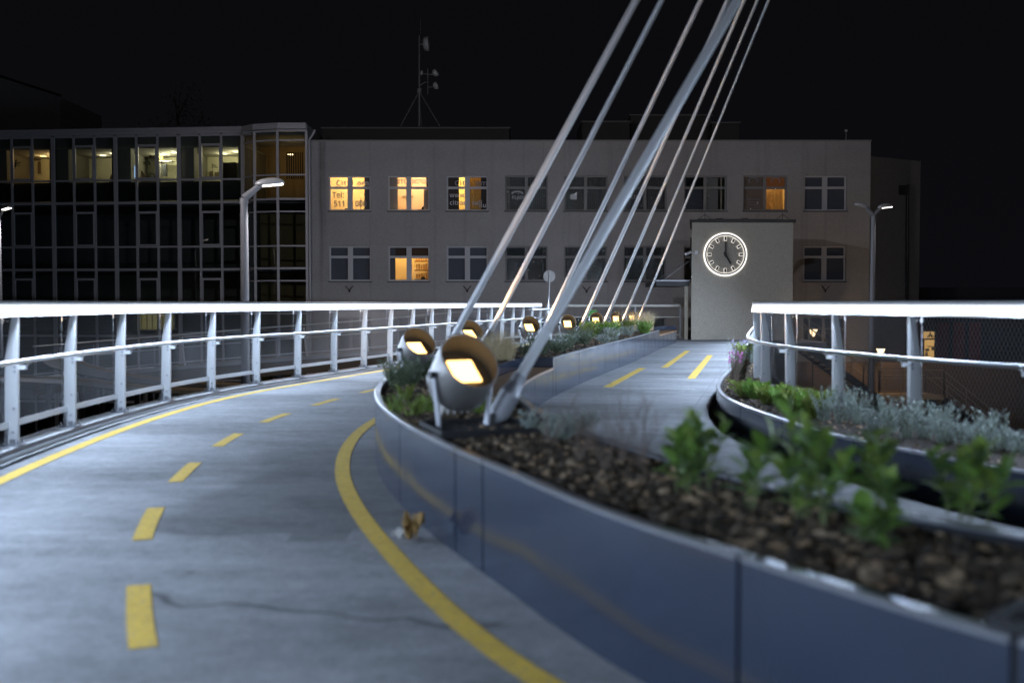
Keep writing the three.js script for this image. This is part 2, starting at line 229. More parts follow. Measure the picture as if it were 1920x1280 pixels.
// ---------- planters ----------
const RIM = 0.6;
const planter = thing('planter', 'long curved planter of grey metal panels between the cycle lane and the path', 'planter');
function cladding(group, pts, joints, y0, y1, side, rimmed = true) { // side +1: outside lies to the right of travel
  for (let i = 0; i < joints.length - 1; i++) {
    const seg = cut(pts, joints[i] + 0.011, joints[i + 1] - 0.011, 0.1);
    const p = part('panel', sweep(seg, [[-0.014 * side, y0], [0, y0], [0, y1], [-0.014 * side, y1]]), M.panel, group);
    if (rimmed) part('rim', sweep(seg, [[-0.05 * side, y1 - 0.004], [0.004 * side, y1 - 0.012], [0.005 * side, y1 + 0.004], [0, y1 + 0.010], [-0.05 * side, y1 + 0.006]]), M.rim, p);
  }
  part('liner', sweep(cut(pts, joints[0], joints.at(-1), 0.2), rect(-0.05 * side, -0.018 * side, y0 + 0.02, y1 - 0.02)), M.liner, group);
}
const S = (pts, z) => { const a = arcs(pts); let i = 0; while (i < pts.length - 1 && pts[i].z > z) i++; return a[i]; };
{
  const endL = arcs(L).at(-1), j0 = nearestS(L, 0.79, -3.44), j1 = nearestS(L, -0.19, -5.6), j2 = nearestS(L, -0.36, -6.0), j3 = nearestS(L, -0.84, -7.55);
  const jl = [0, j0 - 1.0, j0, j1, j2, j3]; let s = j3; while (s + 1.9 < endL - 0.6) { s += 1.9; jl.push(s); } jl.push(endL);
  cladding(planter, L, jl, 0.0, RIM - 0.01, -1);
  // right side: near part, bench recess, far part, far bench
  const rA = S(R, -9.4), rB = S(R, -16.0), rC = S(R, -32.4), rD = arcs(R).at(-1);
  const seg = (a, b, st) => { const o = [a]; let q = a; while (q + st * 1.5 < b) { q += st; o.push(q); } o.push(b); return o; };
  cladding(planter, R, seg(0, rA, 1.9), 0.0, RIM - 0.01, 1);
  cladding(planter, R, seg(rA, rB, 1.6), 0.0, 0.40, 1, false);
  cladding(planter, R, [rB, rB + 0.28, rB + 2.6, rB + 5.6, rB + 7.6, rB + 10.3, rB + 12.4, rB + 14.4, rC], 0.0, RIM - 0.01, 1);
  cladding(planter, R, seg(rC, rD, 1.3), 0.0, 0.40, 1, false);
}
const Rmid = cut(R, S(R, -9.4), S(R, -16.0), 0.1), Back = offset(Rmid, -0.46);
const Rfar = cut(R, S(R, -32.4), arcs(R).at(-1), 0.1), BackFar = offset(Rfar, -0.5);
for (const [edge, back] of [[Rmid, Back], [Rfar, BackFar]]) {
  const len = arcs(back).at(-1), nPan = Math.round(len / 1.4);
  for (let i = 0; i < nPan; i++) part('panel', sweep(cut(back, len * i / nPan + 0.005, len * (i + 1) / nPan - 0.005, 0.1), rect(-0.014, 0, 0.40, RIM)), M.panel, planter);
  for (const k of [0, -1]) part('panel', beam(back.at(k).clone().setY(0.5), edge.at(k).clone().setY(0.5), 0.016, RIM - 0.402), M.panel, planter);
}
function bench(edge, label) {
  const t = thing('bench', label, 'bench', 'wooden benches set into the planter');
  const S0 = arcs(edge).at(-1), n = Math.round(S0 / 1.5);
  for (let i = 0; i < n; i++) for (let k = 0; k < 4; k++) part('plank', sweep(cut(edge, S0 * i / n + 0.003, S0 * (i + 1) / n - 0.003, 0.1), rect(0.012 - k * 0.115 - 0.11, 0.012 - k * 0.115, 0.41, 0.45)), M.wood, t);
  return rebase(t, edge[Math.floor(edge.length / 2)].clone());
}
bench(Rmid, 'curved wooden bench seat set into the planter behind the big floodlight');
bench(Rfar, 'small wooden bench seat at the far end of the planter near the clock tower');

function ruled(A, B, nu, nv, inset, y, amp, seed) {
  const SA = arcs(A), SB = arcs(B), pos = [], uv = [], idx = [];
  const P = (u, v) => { const a = posAt(A, u * SA.at(-1), SA), b = posAt(B, u * SB.at(-1), SB), w = a.distanceTo(b), k = lerp(inset / w, 1 - inset / w, v); const q = a.lerp(b, k); q.y = y + amp * (fbm(q.x * 2.3 + seed, q.z * 2.3, 3) - 0.5) + amp * 0.8 * Math.sin(Math.PI * v) * 0.6; return q; };
  for (let i = 0; i <= nu; i++) for (let j = 0; j <= nv; j++) { const q = P(i / nu, j / nv); pos.push(q.x, q.y, q.z); uv.push(q.x, q.z); if (i && j) { const c = i * (nv + 1) + j, a = c - nv - 2; idx.push(a, a + 1, c, a, c, c - 1); } }
  const g = new THREE.BufferGeometry(); g.setAttribute('position', new THREE.Float32BufferAttribute(pos, 3)); g.setAttribute('uv', new THREE.Float32BufferAttribute(uv, 2)); g.setIndex(idx); g.computeVertexNormals(); return { g, P };
}
const soilNear = ruled(cut(L, 0, S(L, -9.5)), cut(R, 0, S(R, -9.4)), 140, 16, 0.02, 0.545, 0.06, 1);
const soilMid = ruled(cut(L, S(L, -9.5), S(L, -16.2)), Back, 80, 10, 0.02, 0.545, 0.06, 2);
const soilFar = ruled(cut(L, S(L, -16.2), S(L, -32.4)), cut(R, S(R, -16.0), S(R, -32.4)), 120, 12, 0.02, 0.56, 0.08, 3);
const soilEnd = ruled(cut(L, S(L, -32.4), arcs(L).at(-1)), BackFar, 40, 6, 0.02, 0.55, 0.06, 4);
[[soilNear, 'dark soil in the near part of the centre planter'], [soilMid, 'dark soil behind the curved bench'], [soilFar, 'dark soil in the far part of the centre planter'], [soilEnd, 'dark soil at the far tip of the centre planter']].forEach(([s, l]) => solo('planting_soil', s.g, M.soil, l, 'soil', null, 'stuff'));

const sidePlanter = thing('planter', 'low curved planter of dark grey panels under the right railing', 'planter');
const RPout = offset(FR, 0.3);
{
  const e = arcs(RP).at(-1), j = [0]; let q = 0; while (q + 2.0 < e - 0.5) { q += q < 16 ? 1.55 : 2.6; j.push(q); } j.push(e);
  cladding(sidePlanter, RP, j, -0.13, 0.24, -1);
  const eo = arcs(RPout).at(-1); cladding(sidePlanter, RPout, [0, eo / 3, eo * 2 / 3, eo], -0.3, 0.24, 1);
}
const soilSide = ruled(RP, RPout, 220, 10, 0.02, 0.19, 0.05, 5);
solo('planting_soil', soilSide.g, M.soil, 'dark soil in the low right planter', 'soil', null, 'stuff');
ground('side_slab', sweep(offset(FR, -0.25), rect(-0.7, 0.6, -0.5, -0.31)), M.beamGrey, 'concrete slab edge under the right planter');

// bark mulch
{
  const base = new THREE.BoxGeometry(1, 0.22, 0.42, 3, 1, 2), p = base.attributes.position, r0 = rng(77);
  for (let i = 0; i < p.count; i++) { const h = Math.sin(p.getX(i) * 91.7 + p.getZ(i) * 37.3 + p.getY(i) * 11.1) * 0.5; p.setXYZ(i, p.getX(i) * (1 + 0.18 * h), p.getY(i) + 0.09 * Math.sin(p.getX(i) * 5 + h), p.getZ(i) * (1 + 0.4 * Math.cos(p.getX(i) * 7 + h))); }
  base.computeVertexNormals();
  function mulch(soil, n, seed, label, u0, u1, size) {
    const m = new THREE.InstancedMesh(base, M.chip, n), r = rng(seed), trays = [[-0.22, -7.0, 0.36], [1.78, -2.62, 0.5]], q = new THREE.Object3D(), c = new THREE.Color();
    for (let i = 0; i < n; i++) {
      const u = lerp(u0, u1, r()), v = 0.05 + 0.9 * r(), p0 = soil.P(u, v), pt = trays.some(q => Math.hypot(p0.x - q[0], p0.z - q[1]) < q[2]) ? soil.P(lerp(u0, u1, r()) * 0.5 + 0.3 * (u1 - u0), v) : p0, s = size * (0.35 + 1.1 * r() * r());
      q.position.copy(pt); q.position.y += 0.004 + 0.016 * r() ; q.rotation.set((r() - 0.5) * 0.9, r() * 6.28, (r() - 0.5) * 0.7); q.scale.set(s, s * (0.5 + r()), s * (0.6 + 0.7 * r())); q.updateMatrix(); m.setMatrixAt(i, q.matrix);
      const k = r(), b = r() < 0.2 ? 0.24 + 0.2 * r() : 0.025 + 0.11 * k * k; c.setRGB(b * 1.05, b * (0.68 + 0.1 * k), b * (0.38 + 0.12 * k)); m.setColorAt(i, c);
    }
    m.name = numbered('bark_mulch'); m.userData = { label, category: 'bark mulch', kind: 'stuff' }; scene.add(m);
  }
  mulch(soilNear, 8500, 21, 'brown bark chips covering the near planter soil', 0, 1, 0.075);
  mulch(soilMid, 2200, 22, 'brown bark chips behind the curved bench', 0, 1, 0.055);
  mulch(soilFar, 2600, 23, 'brown bark chips in the far planter', 0, 1, 0.06);
  mulch(soilSide, 7500, 24, 'pale bark chips in the low right planter', 0, 0.75, 0.05);
}

// ---------- railings ----------
const postGeo = (() => { const s = new THREE.Shape(); [[-0.065, 0], [0.06, 0], [0.068, 0.85], [0.078, 1.285], [0.03, 1.29], [-0.045, 0.85]].forEach((p, i) => i ? s.lineTo(...p) : s.moveTo(...p)); const g = new THREE.ExtrudeGeometry(s, { depth: 0.046, bevelEnabled: true, bevelSize: 0.003, bevelThickness: 0.003, bevelSegments: 2 }); g.translate(0, 0, -0.023); return planar(g); })();
const footGeo = merge([box(0.20, 0.016, 0.17, 0, 0.008, 0), ...[[-1, -1], [-1, 1], [1, -1], [1, 1]].map(([a, b]) => bar(V(0.078 * a, 0.01, 0.06 * b), V(0.078 * a, 0.05, 0.06 * b), 0.011, 0.011, 6)), box(0.012, 0.09, 0.13, -0.03, 0.05, 0), box(0.05, 0.06, 0.10, 0.02, 0.035, 0)]);
const boltGeo = bar(V(0, 0, -0.034), V(0, 0, 0.034), 0.0125, 0.0125, 8), boltAt = [[0.02, 0.13], [0.03, 0.36], [0.045, 0.72], [0.045, 0.765]];
const bracketGeo = merge([box(0.085, 0.042, 0.03, 0.105, 0.76, 0), bar(V(0.14, 0.76, 0.0), V(0.165, 0.80, 0), 0.009, 0.009, 6), box(0.05, 0.006, 0.05, 0.165, 0.802, 0)]);
const clampGeo = merge([bar(V(-0.075, 1.21, 0.0), V(-0.02, 1.21, 0), 0.008, 0.008, 6), bar(V(-0.088, 1.21, 0), V(-0.074, 1.21, 0), 0.026, 0.026, 12), bar(V(-0.075, 0.78, 0.0), V(-0.02, 0.78, 0), 0.008, 0.008, 6), bar(V(-0.088, 0.78, 0), V(-0.074, 0.78, 0), 0.022, 0.022, 12), bar(V(-0.082, 0.16, 0), V(-0.082, 1.265, 0), 0.005, 0.005, 5)]);
function netGeo(a, b, y0, y1, w = 0.05, h = 0.085, r = 0.0023) { // diamond wire net in the upright plane through a and b
  const l = Math.hypot(b.x - a.x, b.z - a.z), ex = (b.x - a.x) / l, ez = (b.z - a.z) / l, ey = (b.y - a.y) / l, H = y1 - y0, k = w / h, pos = [], idx = [];
  for (const d of [1, -1]) for (let c = -H * k; c < l + H * k; c += w) {
    const x0 = c, x1 = c + d * H * k; let t0 = 0, t1 = 1; const dx = x1 - x0;
    const ta = (0 - x0) / dx, tb = (l - x0) / dx; t0 = Math.max(0, Math.min(ta, tb)); t1 = Math.min(1, Math.max(ta, tb)); if (t1 - t0 < 0.01) continue;
    const base = pos.length / 3;
    for (const t of [t0, t1]) { const u = x0 + dx * t, y = y0 + H * t + ey * u; for (const [p, q] of [[r, 0], [-0.5 * r, 0.87 * r], [-0.5 * r, -0.87 * r]]) pos.push(a.x + ex * (u + p) - ez * q, a.y + y, a.z + ez * (u + p) + ex * q); }
    for (let i = 0; i < 3; i++) { const j = (i + 1) % 3; idx.push(base + i, base + j, base + 3 + i, base + j, base + 3 + j, base + 3 + i); }
  }
  const g = new THREE.BufferGeometry(); g.setAttribute('position', new THREE.Float32BufferAttribute(pos, 3)); g.setIndex(idx); g.computeVertexNormals(); return g;
}
function railing(label, pts, s, baseY, s0, spacing, firstLed, power = 1) {
  const t = thing('railing', label, 'railing', 'lit railings of the bridge'), A = arcs(pts), f = frames(pts), end = A.at(-1), posts = [];
  for (let q = s0; q <= end; q += spacing) posts.push(q);
  const P = posts.map(q => posAt(pts, q, A));
  posts.forEach((q, i) => {
    let k = 0; while (k < A.length - 1 && A[k] < q) k++;
    const nx = f[k].nx * s, nz = f[k].nz * s, o = part('post', postGeo, M.white, t);
    o.position.copy(P[i]); o.position.y = baseY; o.rotation.y = Math.atan2(-nz, nx);
    part('base_plate', footGeo, M.galv, o); for (const [x, y] of boltAt) part('bolt', boltGeo, M.galv, o).position.set(x, y, 0); part('handrail_bracket', bracketGeo, M.white, o); part('net_clamp', clampGeo, M.steel, o);
  });
  const pr = (list) => list.map(([n, y]) => [n * s, y + baseY]);
  for (let i = 0; i < posts.length - 1; i++) {
    const seg = cut(pts, posts[i] + 0.004, posts[i + 1] - 0.004, 0.2), lit = posts[i] >= firstLed;
    const top = part('top_rail', sweep(seg, pr(round(0.05, 1.382, 0.05, 0.027, 12)), true), M.white, t);
    part('rail_trim', sweep(seg, pr([[0.03, 1.248], [0.098, 1.252], [0.098, 1.266], [0.03, 1.272]])), M.white, t);
    part('rail_back', sweep(seg, pr(rect(0.028, 0.05, 1.273, 1.36))), M.white, t);
    if (lit) part('led_strip', sweep(cut(pts, posts[i] + 0.014, posts[i + 1] - 0.014, 0.2), pr([[0.052, 1.352], [0.088, 1.348], [0.094, 1.312], [0.088, 1.276], [0.052, 1.272]])), M.led, t);
    part('handrail', sweep(seg, pr(round(0.165, 0.828, 0.024, 0.024, 12)), true), M.steel, t);
    part('bottom_rail', sweep(seg, pr(rect(-0.05, -0.018, 0.17, 0.23))), M.white, t);
    part('wire_net', netGeo(offset([P[i], P[i + 1]], -0.082 * s, baseY)[0], offset([P[i], P[i + 1]], -0.082 * s, baseY)[1], 0.16, 1.265), M.net, t).userData.kind = 'stuff';
    if (lit) {
      const a = P[i], b = P[i + 1], l = a.distanceTo(b), mid = a.clone().lerp(b, 0.5), nx = -(b.z - a.z) / l * s, nz = (b.x - a.x) / l * s;
      const li = new THREE.RectAreaLight(new THREE.Color().setRGB(...LED_COLOR), LED_LIGHT * power, l - 0.05, 0.07);
      li.position.set(mid.x + nx * 0.108, baseY + 1.31, mid.z + nz * 0.108); li.lookAt(li.position.x + nx, li.position.y - 0.85, li.position.z + nz); t.add(li);
    }
  }
  return rebase(t, P[Math.floor(P.length / 2)].clone().setY(baseY));
}
{
  const sp = 1.6, sL = nearestS(FL, -4.88, -10.4), first = sL - Math.floor(sL / sp) * sp;
  railing('white left railing with glowing strip, mesh and steel handrail curving along the cycle lane', FL, 1, 0.035, first, sp, 0);
  const sR = nearestS(FR, 4.03, -10.8), f2 = sR - Math.floor(sR / 1.55) * 1.55;
  railing('white right railing with glowing strip and mesh rising out of the low planter', FR, -1, 0.035, f2, 1.55, 0, 1.6);
}

// ---------- cable stays and floodlights ----------
const HEAD = atZ(2195, -1844, 9), HEAD1 = atZ(2447, -1844, 9);
const ord = ['first', 'second', 'third', 'fourth', 'fifth', 'sixth', 'seventh', 'eighth'];
const stays = [[923, 797, 7.35, 0.038], [808, 709, 12.3, 0.043], [894.7, 670, 17, 0.042], [1005, 649, 21.5, 0.042], [1078.5, 636, 25.5, 0.042], [1124, 627, 29.5, 0.038], [1160, 620.7, 33, 0.032], [1190, 616, 36, 0.03]].map(([x, y, z, r]) => ({ p: atZ(x, y, z), r }));
stays.forEach(({ p, r }, i) => {
  const t = thing('stay_cable', ['thick nearest stay cable rising from the grey socket beside the big floodlight', 'stay cable rising from behind the biggest floodlight', 'stay cable with grey socket beside the third floodlight', 'stay cable with socket by the white flowers', 'fifth stay cable from the near end with socket', 'sixth stay cable from the near end', 'seventh stay cable from the near end', 'farthest and thinnest stay cable by the dry grass'][i], 'cable', 'stay cables of the bridge');
  const head = i ? HEAD : HEAD1, d = head.clone().sub(p).normalize(), a = p.clone().addScaledVector(d, -0.1), k = r / 0.052;
  const P = (s) => p.clone().addScaledVector(d, s);
  const f = i ? 1.5 : 1; part('strand', bar(P(0.3), head, r, r * 0.9, 14), M.cable, t);
  part('socket', merge([bar(a, P(0.25 * f), 0.094 * k, 0.102 * k, 18), bar(P(0.25 * f), P(0.34 * f), 0.102 * k, 0.07 * k, 18), bar(P(0.34 * f), P(0.40 * f), 0.072 * k, 0.068 * k, 18)]), M.galv, t);
  part('anchor_plate', merge([beam(p.clone().setY(0.42), p.clone().setY(0.66), 0.05, 0.26), box(0.3, 0.02, 0.3, p.x, 0.575, p.z)]), M.black, t);
  rebase(t, p.clone().setY(0.5));
});
const obl = (g) => { const p = g.attributes.position; for (let i = 0; i < p.count; i++) if (p.getY(i) > 0.1) p.setY(i, p.getY(i) - 0.005 - p.getZ(i) * 0.2); return toCreasedNormals(g, 0.7); };
const lathe = (pts) => obl(new THREE.LatheGeometry(pts.map(p => new THREE.Vector2(...p)), 40));
const drumGeo = lathe([[0.001, -0.20], [0.13, -0.20], [0.17, -0.17], [0.20, -0.12], [0.20, 0.125], [0.196, 0.13], [0.19, 0.125]]); // open hood, mouth at +y, cut obliquely
const drumInner = lathe([[0.19, 0.125], [0.19, 0.012], [0.001, 0.01]]);
const finGeo = merge([-0.1, -0.05, 0, 0.05, 0.1].map(x => box(0.008, 0.07, 0.22, x, -0.225, 0)));
const ledCell = box(0.058, 0.012, 0.088, 0, 0, 0);
function floodlight(x, z, h, aim, label, size = 1) {
  const t = thing('floodlight', label, 'floodlight', 'warm floodlights along the planter'), c = V(x, h, z), d = V(...aim).normalize();
  const xl = V(d.z, 0, -d.x).normalize(), zl = xl.clone().cross(d), q = new THREE.Quaternion().setFromRotationMatrix(new THREE.Matrix4().makeBasis(xl, d, zl)); // tilts about a level yoke axis
  const body = part('housing', drumGeo, M.floodBody, t); body.position.copy(c); body.quaternion.copy(q); body.scale.setScalar(size);
  part('cooling_fin', finGeo, M.floodBody, body);
  part('hood_lining', drumInner, M.floodInner, body);
  for (const a of [-1, 0, 1]) for (const b of [-0.5, 0.5]) { const l = part('led_cell', ledCell, M.flood, body); l.position.set(a * 0.0605, 0.022, b * 0.091); }
  // yoke: two arms from the sides of the drum down to a foot
  const side = V(1, 0, 0).applyQuaternion(q).setY(0).normalize();
  const a1 = c.clone().addScaledVector(side, 0.215 * size), a2 = c.clone().addScaledVector(side, -0.215 * size), f1 = V(a1.x * 0.8 + x * 0.2, 0.57, a1.z * 0.8 + z * 0.2), f2 = V(a2.x * 0.8 + x * 0.2, 0.57, a2.z * 0.8 + z * 0.2);
  for (const [a, f] of [[a1, f1], [a2, f2]]) { const y = part('yoke_arm', beam(f, a, 0.045, 0.014), M.galv, t); part('pivot_knob', bar(a.clone().addScaledVector(a === a1 ? side : side.clone().negate(), -0.02), a.clone().addScaledVector(a === a1 ? side : side.clone().negate(), 0.03), 0.024, 0.024, 10), M.black, y); }
  part('foot', beam(f1.clone().setY(0.572), f2.clone().setY(0.572), 0.07, 0.014), M.galv, t);
  const sp = new THREE.SpotLight(new THREE.Color().setRGB(...FLOOD_COLOR), FLOOD_LIGHT, 0, 0.95, 0.6); sp.shadow.radius = 4;
  sp.position.copy(c).addScaledVector(d, 0.05); sp.target.position.copy(c).addScaledVector(d, 5); t.add(sp); t.add(sp.target);
  return rebase(t, V(x, 0.56, z));
}
{
  const near = atZ(868, 706, 7.1); floodlight(near.x, near.z, near.y + 0.02, [0.38, 0.72, 0.55], 'big round floodlight nearest to the camera on the black tray', 1.06);
  const rest = [[780, 655, 11.5], [880, 628, 16.5], [992, 615, 21], [1064, 608, 25], [1117, 601.5, 29], [1155, 598.5, 32.5], [1185, 596.5, 35.5]];
  const labels = ['round floodlight at the left edge of the planter above strappy leaves', 'round floodlight behind the biggest one beside a cable socket', 'round floodlight behind the bench among grasses', 'fifth round floodlight counted from the camera', 'sixth round floodlight counted from the camera', 'seventh round floodlight, second farthest', 'farthest round floodlight beside the dry grass'];
  rest.forEach(([x, y, z], i) => { const p = atZ(x, y, z); const to = HEAD.clone().sub(p).normalize(); const k = clamp(i / 2.5); floodlight(p.x, p.z, p.y, [lerp(0.38, to.x, k), lerp(0.78, to.y, k), lerp(0.5, to.z, k)], labels[i], 0.95); });
  // black trays round cable feet
  const tray = (x, z, w, d, ry, label) => { const t = thing('anchor_tray', label, 'tray', 'black trays round the cable feet'); const c = Math.cos(ry), s = Math.sin(ry);
    part('tray_floor', box(w, 0.012, d, 0, 0.556, 0), M.dark, t); for (const k of [-1, 1]) { part('tray_side', box(w, 0.05, 0.012, 0, 0.565, k * d / 2), M.dark, t); part('tray_side', box(0.012, 0.05, d - 0.026, k * (w / 2 - 0.006), 0.565, 0), M.dark, t); }
    t.position.set(x, 0.035, z); t.rotation.y = ry; return t; };
  tray(-0.22, -7.0, 0.66, 0.66, 0.3, 'black metal tray under the big floodlight');
  tray(1.78, -2.62, 0.9, 0.72, -0.8, 'black metal tray in the soil at the lower right corner');
  // fairy-light glints imitated by small added brass balls
  const brass = std([0.7, 0.5, 0.25], 0.15, 1), r = rng(9);
  [[762, 797], [774, 800], [782, 799], [790, 806], [803, 812]].forEach(([x, y], i) => { const p = at(x, y, 0.575); solo('glint_ball', new THREE.SphereGeometry(0.014, 12, 8).translate(p.x, p.y + 0.008, p.z), brass, ord[i] + ' of five small brass balls added as glints at the left rim of the planter', 'glint', 'added glint balls by the rim'); });
  // crumpled dry leaf on the deck
  const lp = at(772, 1016, 0), lf = new THREE.PlaneGeometry(0.16, 0.20, 16, 16), q = lf.attributes.position;
  for (let i = 0; i < q.count; i++) { const x = q.getX(i) / 0.16, y = q.getY(i) / 0.2, w = (0.75 + 0.35 * Math.sin(y * 9 + x * 3)) * (1 - Math.abs(y) * 0.5); q.setXYZ(i, x * 0.16 * w + 0.02 * Math.sin(y * 11), 0.055 + 0.05 * Math.sin(x * 5 + y * 7) + 0.035 * Math.cos(y * 13 - x * 6) + 0.03 * y, y * 0.1 + 0.03 * Math.sin(x * 8)); }
  let mn = 9; for (let i = 0; i < q.count; i++) mn = Math.min(mn, q.getY(i)); lf.computeVertexNormals(); lf.translate(0, -mn + 0.002, 0); lf.rotateY(0.5); lf.translate(lp.x, 0, lp.z);
  solo('dry_leaf', lf, std([0.30, 0.18, 0.055], 0.7, 0, { side: THREE.DoubleSide }), 'crumpled brown dry leaf on the deck beside the planter foot', 'leaf');
  const tp = at(748, 1006, 0), tf = new THREE.PlaneGeometry(0.06, 0.09, 8, 8), a = tf.attributes.position;
  for (let i = 0; i < a.count; i++) a.setXYZ(i, a.getX(i), 0.03 + 0.022 * Math.sin(a.getX(i) * 90 + a.getY(i) * 60), a.getY(i)); tf.computeVertexNormals(); tf.rotateY(-0.4); tf.translate(tp.x, -0.006, tp.z);
  solo('paper_scrap', tf, std([0.72, 0.72, 0.7], 0.8, 0, { side: THREE.DoubleSide }), 'small white paper scrap beside the dry leaf', 'paper');
}

// ---------- street lamps ----------
const poleMat = std([0.30, 0.30, 0.31], 0.6, 0.3, { map: rep(galvMap, 2, 2), bumpMap: rep(metalBump, 4, 4), bumpScale: 0.001 }), headMat = std([0.5, 0.5, 0.5], 0.4, 0.3), lampGlow = glow([1, 0.93, 0.85], 5);
function lampHead(t, from, dir, lit, aim) { // arm + luminaire
  const tip = from.clone().add(V(dir[0] * 0.42, 0.30, dir[1] * 0.42)), e = tip.clone().add(V(dir[0] * 0.4, 0.07, dir[1] * 0.4));
  part('arm', merge([bar(from, tip, 0.085, 0.05, 12)]), poleMat, t);
  const g = new THREE.SphereGeometry(0.5, 20, 12); { const p = g.attributes.position; for (let i = 0; i < p.count; i++) p.setXYZ(i, p.getX(i) * 0.62, Math.max(p.getY(i), -0.16) * 0.22, p.getZ(i) * 0.27 * (1 - 0.35 * p.getX(i))); } g.computeVertexNormals();
  const h = part('luminaire', g, headMat, t); const mid = tip.clone().lerp(e, 0.55); h.position.copy(mid); h.rotation.set(0, Math.atan2(-dir[1], dir[0]), 0.12, 'YXZ');
  if (lit) { const l = part('lamp_panel', box(0.40, 0.03, 0.16, 0.06, -0.045, 0), lampGlow, h); const sp = new THREE.SpotLight(new THREE.Color().setRGB(...STREET_COLOR), lit, 0, aim ? 0.8 : 1.25, aim ? 0.9 : 0.5); sp.shadow.radius = 6; sp.position.copy(mid).add(V(0, -0.09, 0)); sp.target.position.copy(mid).add(V(dir[0] * 2.4, -5, dir[1] * 2.4)); if (aim) sp.target.position.set(...aim); t.add(sp, sp.target); }
}
function streetLamp(x, z, top, heads, label, tilt) {
  const t = thing('street_lamp', label, 'street lamp', 'street lamps round the bridge');
  part('pole', merge([bar(V(x, -5.5, z), V(x, top - 0.02, z), 0.125, 0.075, 18), bar(V(x, top - 0.12, z), V(x, top, z), 0.09, 0.085, 18)]), poleMat, t);
  for (const [dx, dz, lit, aim] of heads) lampHead(t, V(x, top, z), [dx, dz], lit, aim);
  return rebase(t, V(x, -5.5, z));
}
{ let p = atZ(457, 372, 22); streetLamp(p.x, -22, p.y, [[0.75, -0.35, 60]], 'street lamp with single arm behind the left railing');
  p = atZ(-4, 408, 40); streetLamp(p.x, -40, p.y, [[0.62, 0.4, 60]], 'street lamp cut by the left edge of the photo');
  p = atZ(1638, 404, 38); streetLamp(p.x, -38, p.y, [[0.75, -0.3, 45], [-0.75, 0.3, 0]], 'tall street lamp with two arms behind the right railing'); }
// added unseen floodlights, aimed away from the deck to light only the facades
streetLamp(-9.6, -16.5, 7.5, [[0.1, -0.6, FACADE_FLOOD, [4, 3, -48]]], 'added floodlight left of the bridge outside the picture, lighting the facade');
streetLamp(13.5, -20, 7.5, [[-0.1, -0.6, FACADE_FLOOD * 0.35, [6, 2.5, -46]]], 'added floodlight right of the bridge outside the picture, lighting the facade');

// ---------- the office block with clock tower ----------
const FZ = 48, fx = (px) => atZ(px, 400, FZ).x, fy = (py) => atZ(960, py, FZ).y;
const streaks = []; { const r = rng(31); for (let i = 0; i < 26; i++) streaks.push([r(), 0.35 + r() * 0.5, 0.002 + r() * 0.004, 0.06 + r() * 0.1]); streaks.push([0.022, 0.55, 0.006, 0.55], [0.028, 0.35, 0.004, 0.4]); }
const facadeMap = tex(2048, 1024, (u, v) => {
  let k = 0.40 + 0.07 * (fbm(u * 22, v * 12, 4) - 0.5) + 0.07 * (N4(u * 700, v * 380) - 0.5) + 0.03 * (fbm(u * 5, v * 40, 2) - 0.5);
  for (const [x, l, w, a] of streaks) { const d = Math.abs(u - x - 0.003 * (N1(v * 12, x * 50) - 0.5)); if (d < w * 2 && v > 1 - l) k *= 1 - a * clamp(1 - d / w) * clamp((v - 1 + l) * 4) * (0.6 + 0.4 * N2(v * 40, x * 90)); }
  return [k * 1.0, k * 0.955, k * 0.93];
});
const X0 = fx(579), X1 = fx(1632), YT = fy(265), YB = -5.5;
M.facade = std([1, 1, 1], 0.9, 0, { map: facadeMap, bumpMap: rep(grainBump, 40, 22), bumpScale: 0.004 });
M.frame = std([0.52, 0.52, 0.54], 0.45); M.frameOld = std([0.27, 0.26, 0.25], 0.7, 0, { bumpMap: metalBump, bumpScale: 0.002 });
M.glass = phys([1, 1, 1], { transmission: 1, roughness: 0.0, thickness: 0, ior: 1.5 });
M.glassOld = phys([0.8, 0.82, 0.82], { transmission: 1, roughness: 0.0, thickness: 0, ior: 1.7, bumpMap: glassWave, bumpScale: 0.035 });
M.glassWavy = phys([0.8, 0.82, 0.82], { transmission: 1, roughness: 0.0, thickness: 0, ior: 1.9, bumpMap: rep(glassWave, 1, 1.3), bumpScale: 0.028 });
M.room = std([0.62, 0.55, 0.42], 0.9); M.roomDark = std([0.24, 0.24, 0.24], 0.9);  // roomDark: shade of the unlit rooms partly put into the wall colour
M.blind = std([0.09, 0.10, 0.125], 0.8); M.blindLight = std([0.30, 0.29, 0.28], 0.8); M.curtain = std([0.55, 0.42, 0.16], 0.9);
M.lamp = glow([1, 0.72, 0.38], 6); M.person = std([0.03, 0.025, 0.025], 0.9); M.darkCloth = std([0.05, 0.045, 0.045], 0.9);
M.letter = std([0.30, 0.30, 0.33], 0.8); M.letterPale = std([0.58, 0.58, 0.60], 0.8);
const font = await new FontLoader().loadAsync('fonts/droid/droid_sans_bold.typeface.json');
const block = thing('office_building', 'pale plastered office block with two rows of windows behind the bridge', 'building');
const cols = [[616, 695], [727, 805], [837, 915], [947, 1027], [1058, 1139], [1170, 1250], [1283, 1363], [1394, 1476], [1508, 1588]];
const rows = [[329, 395], [461, 527], [594, 660], [727, 793]];
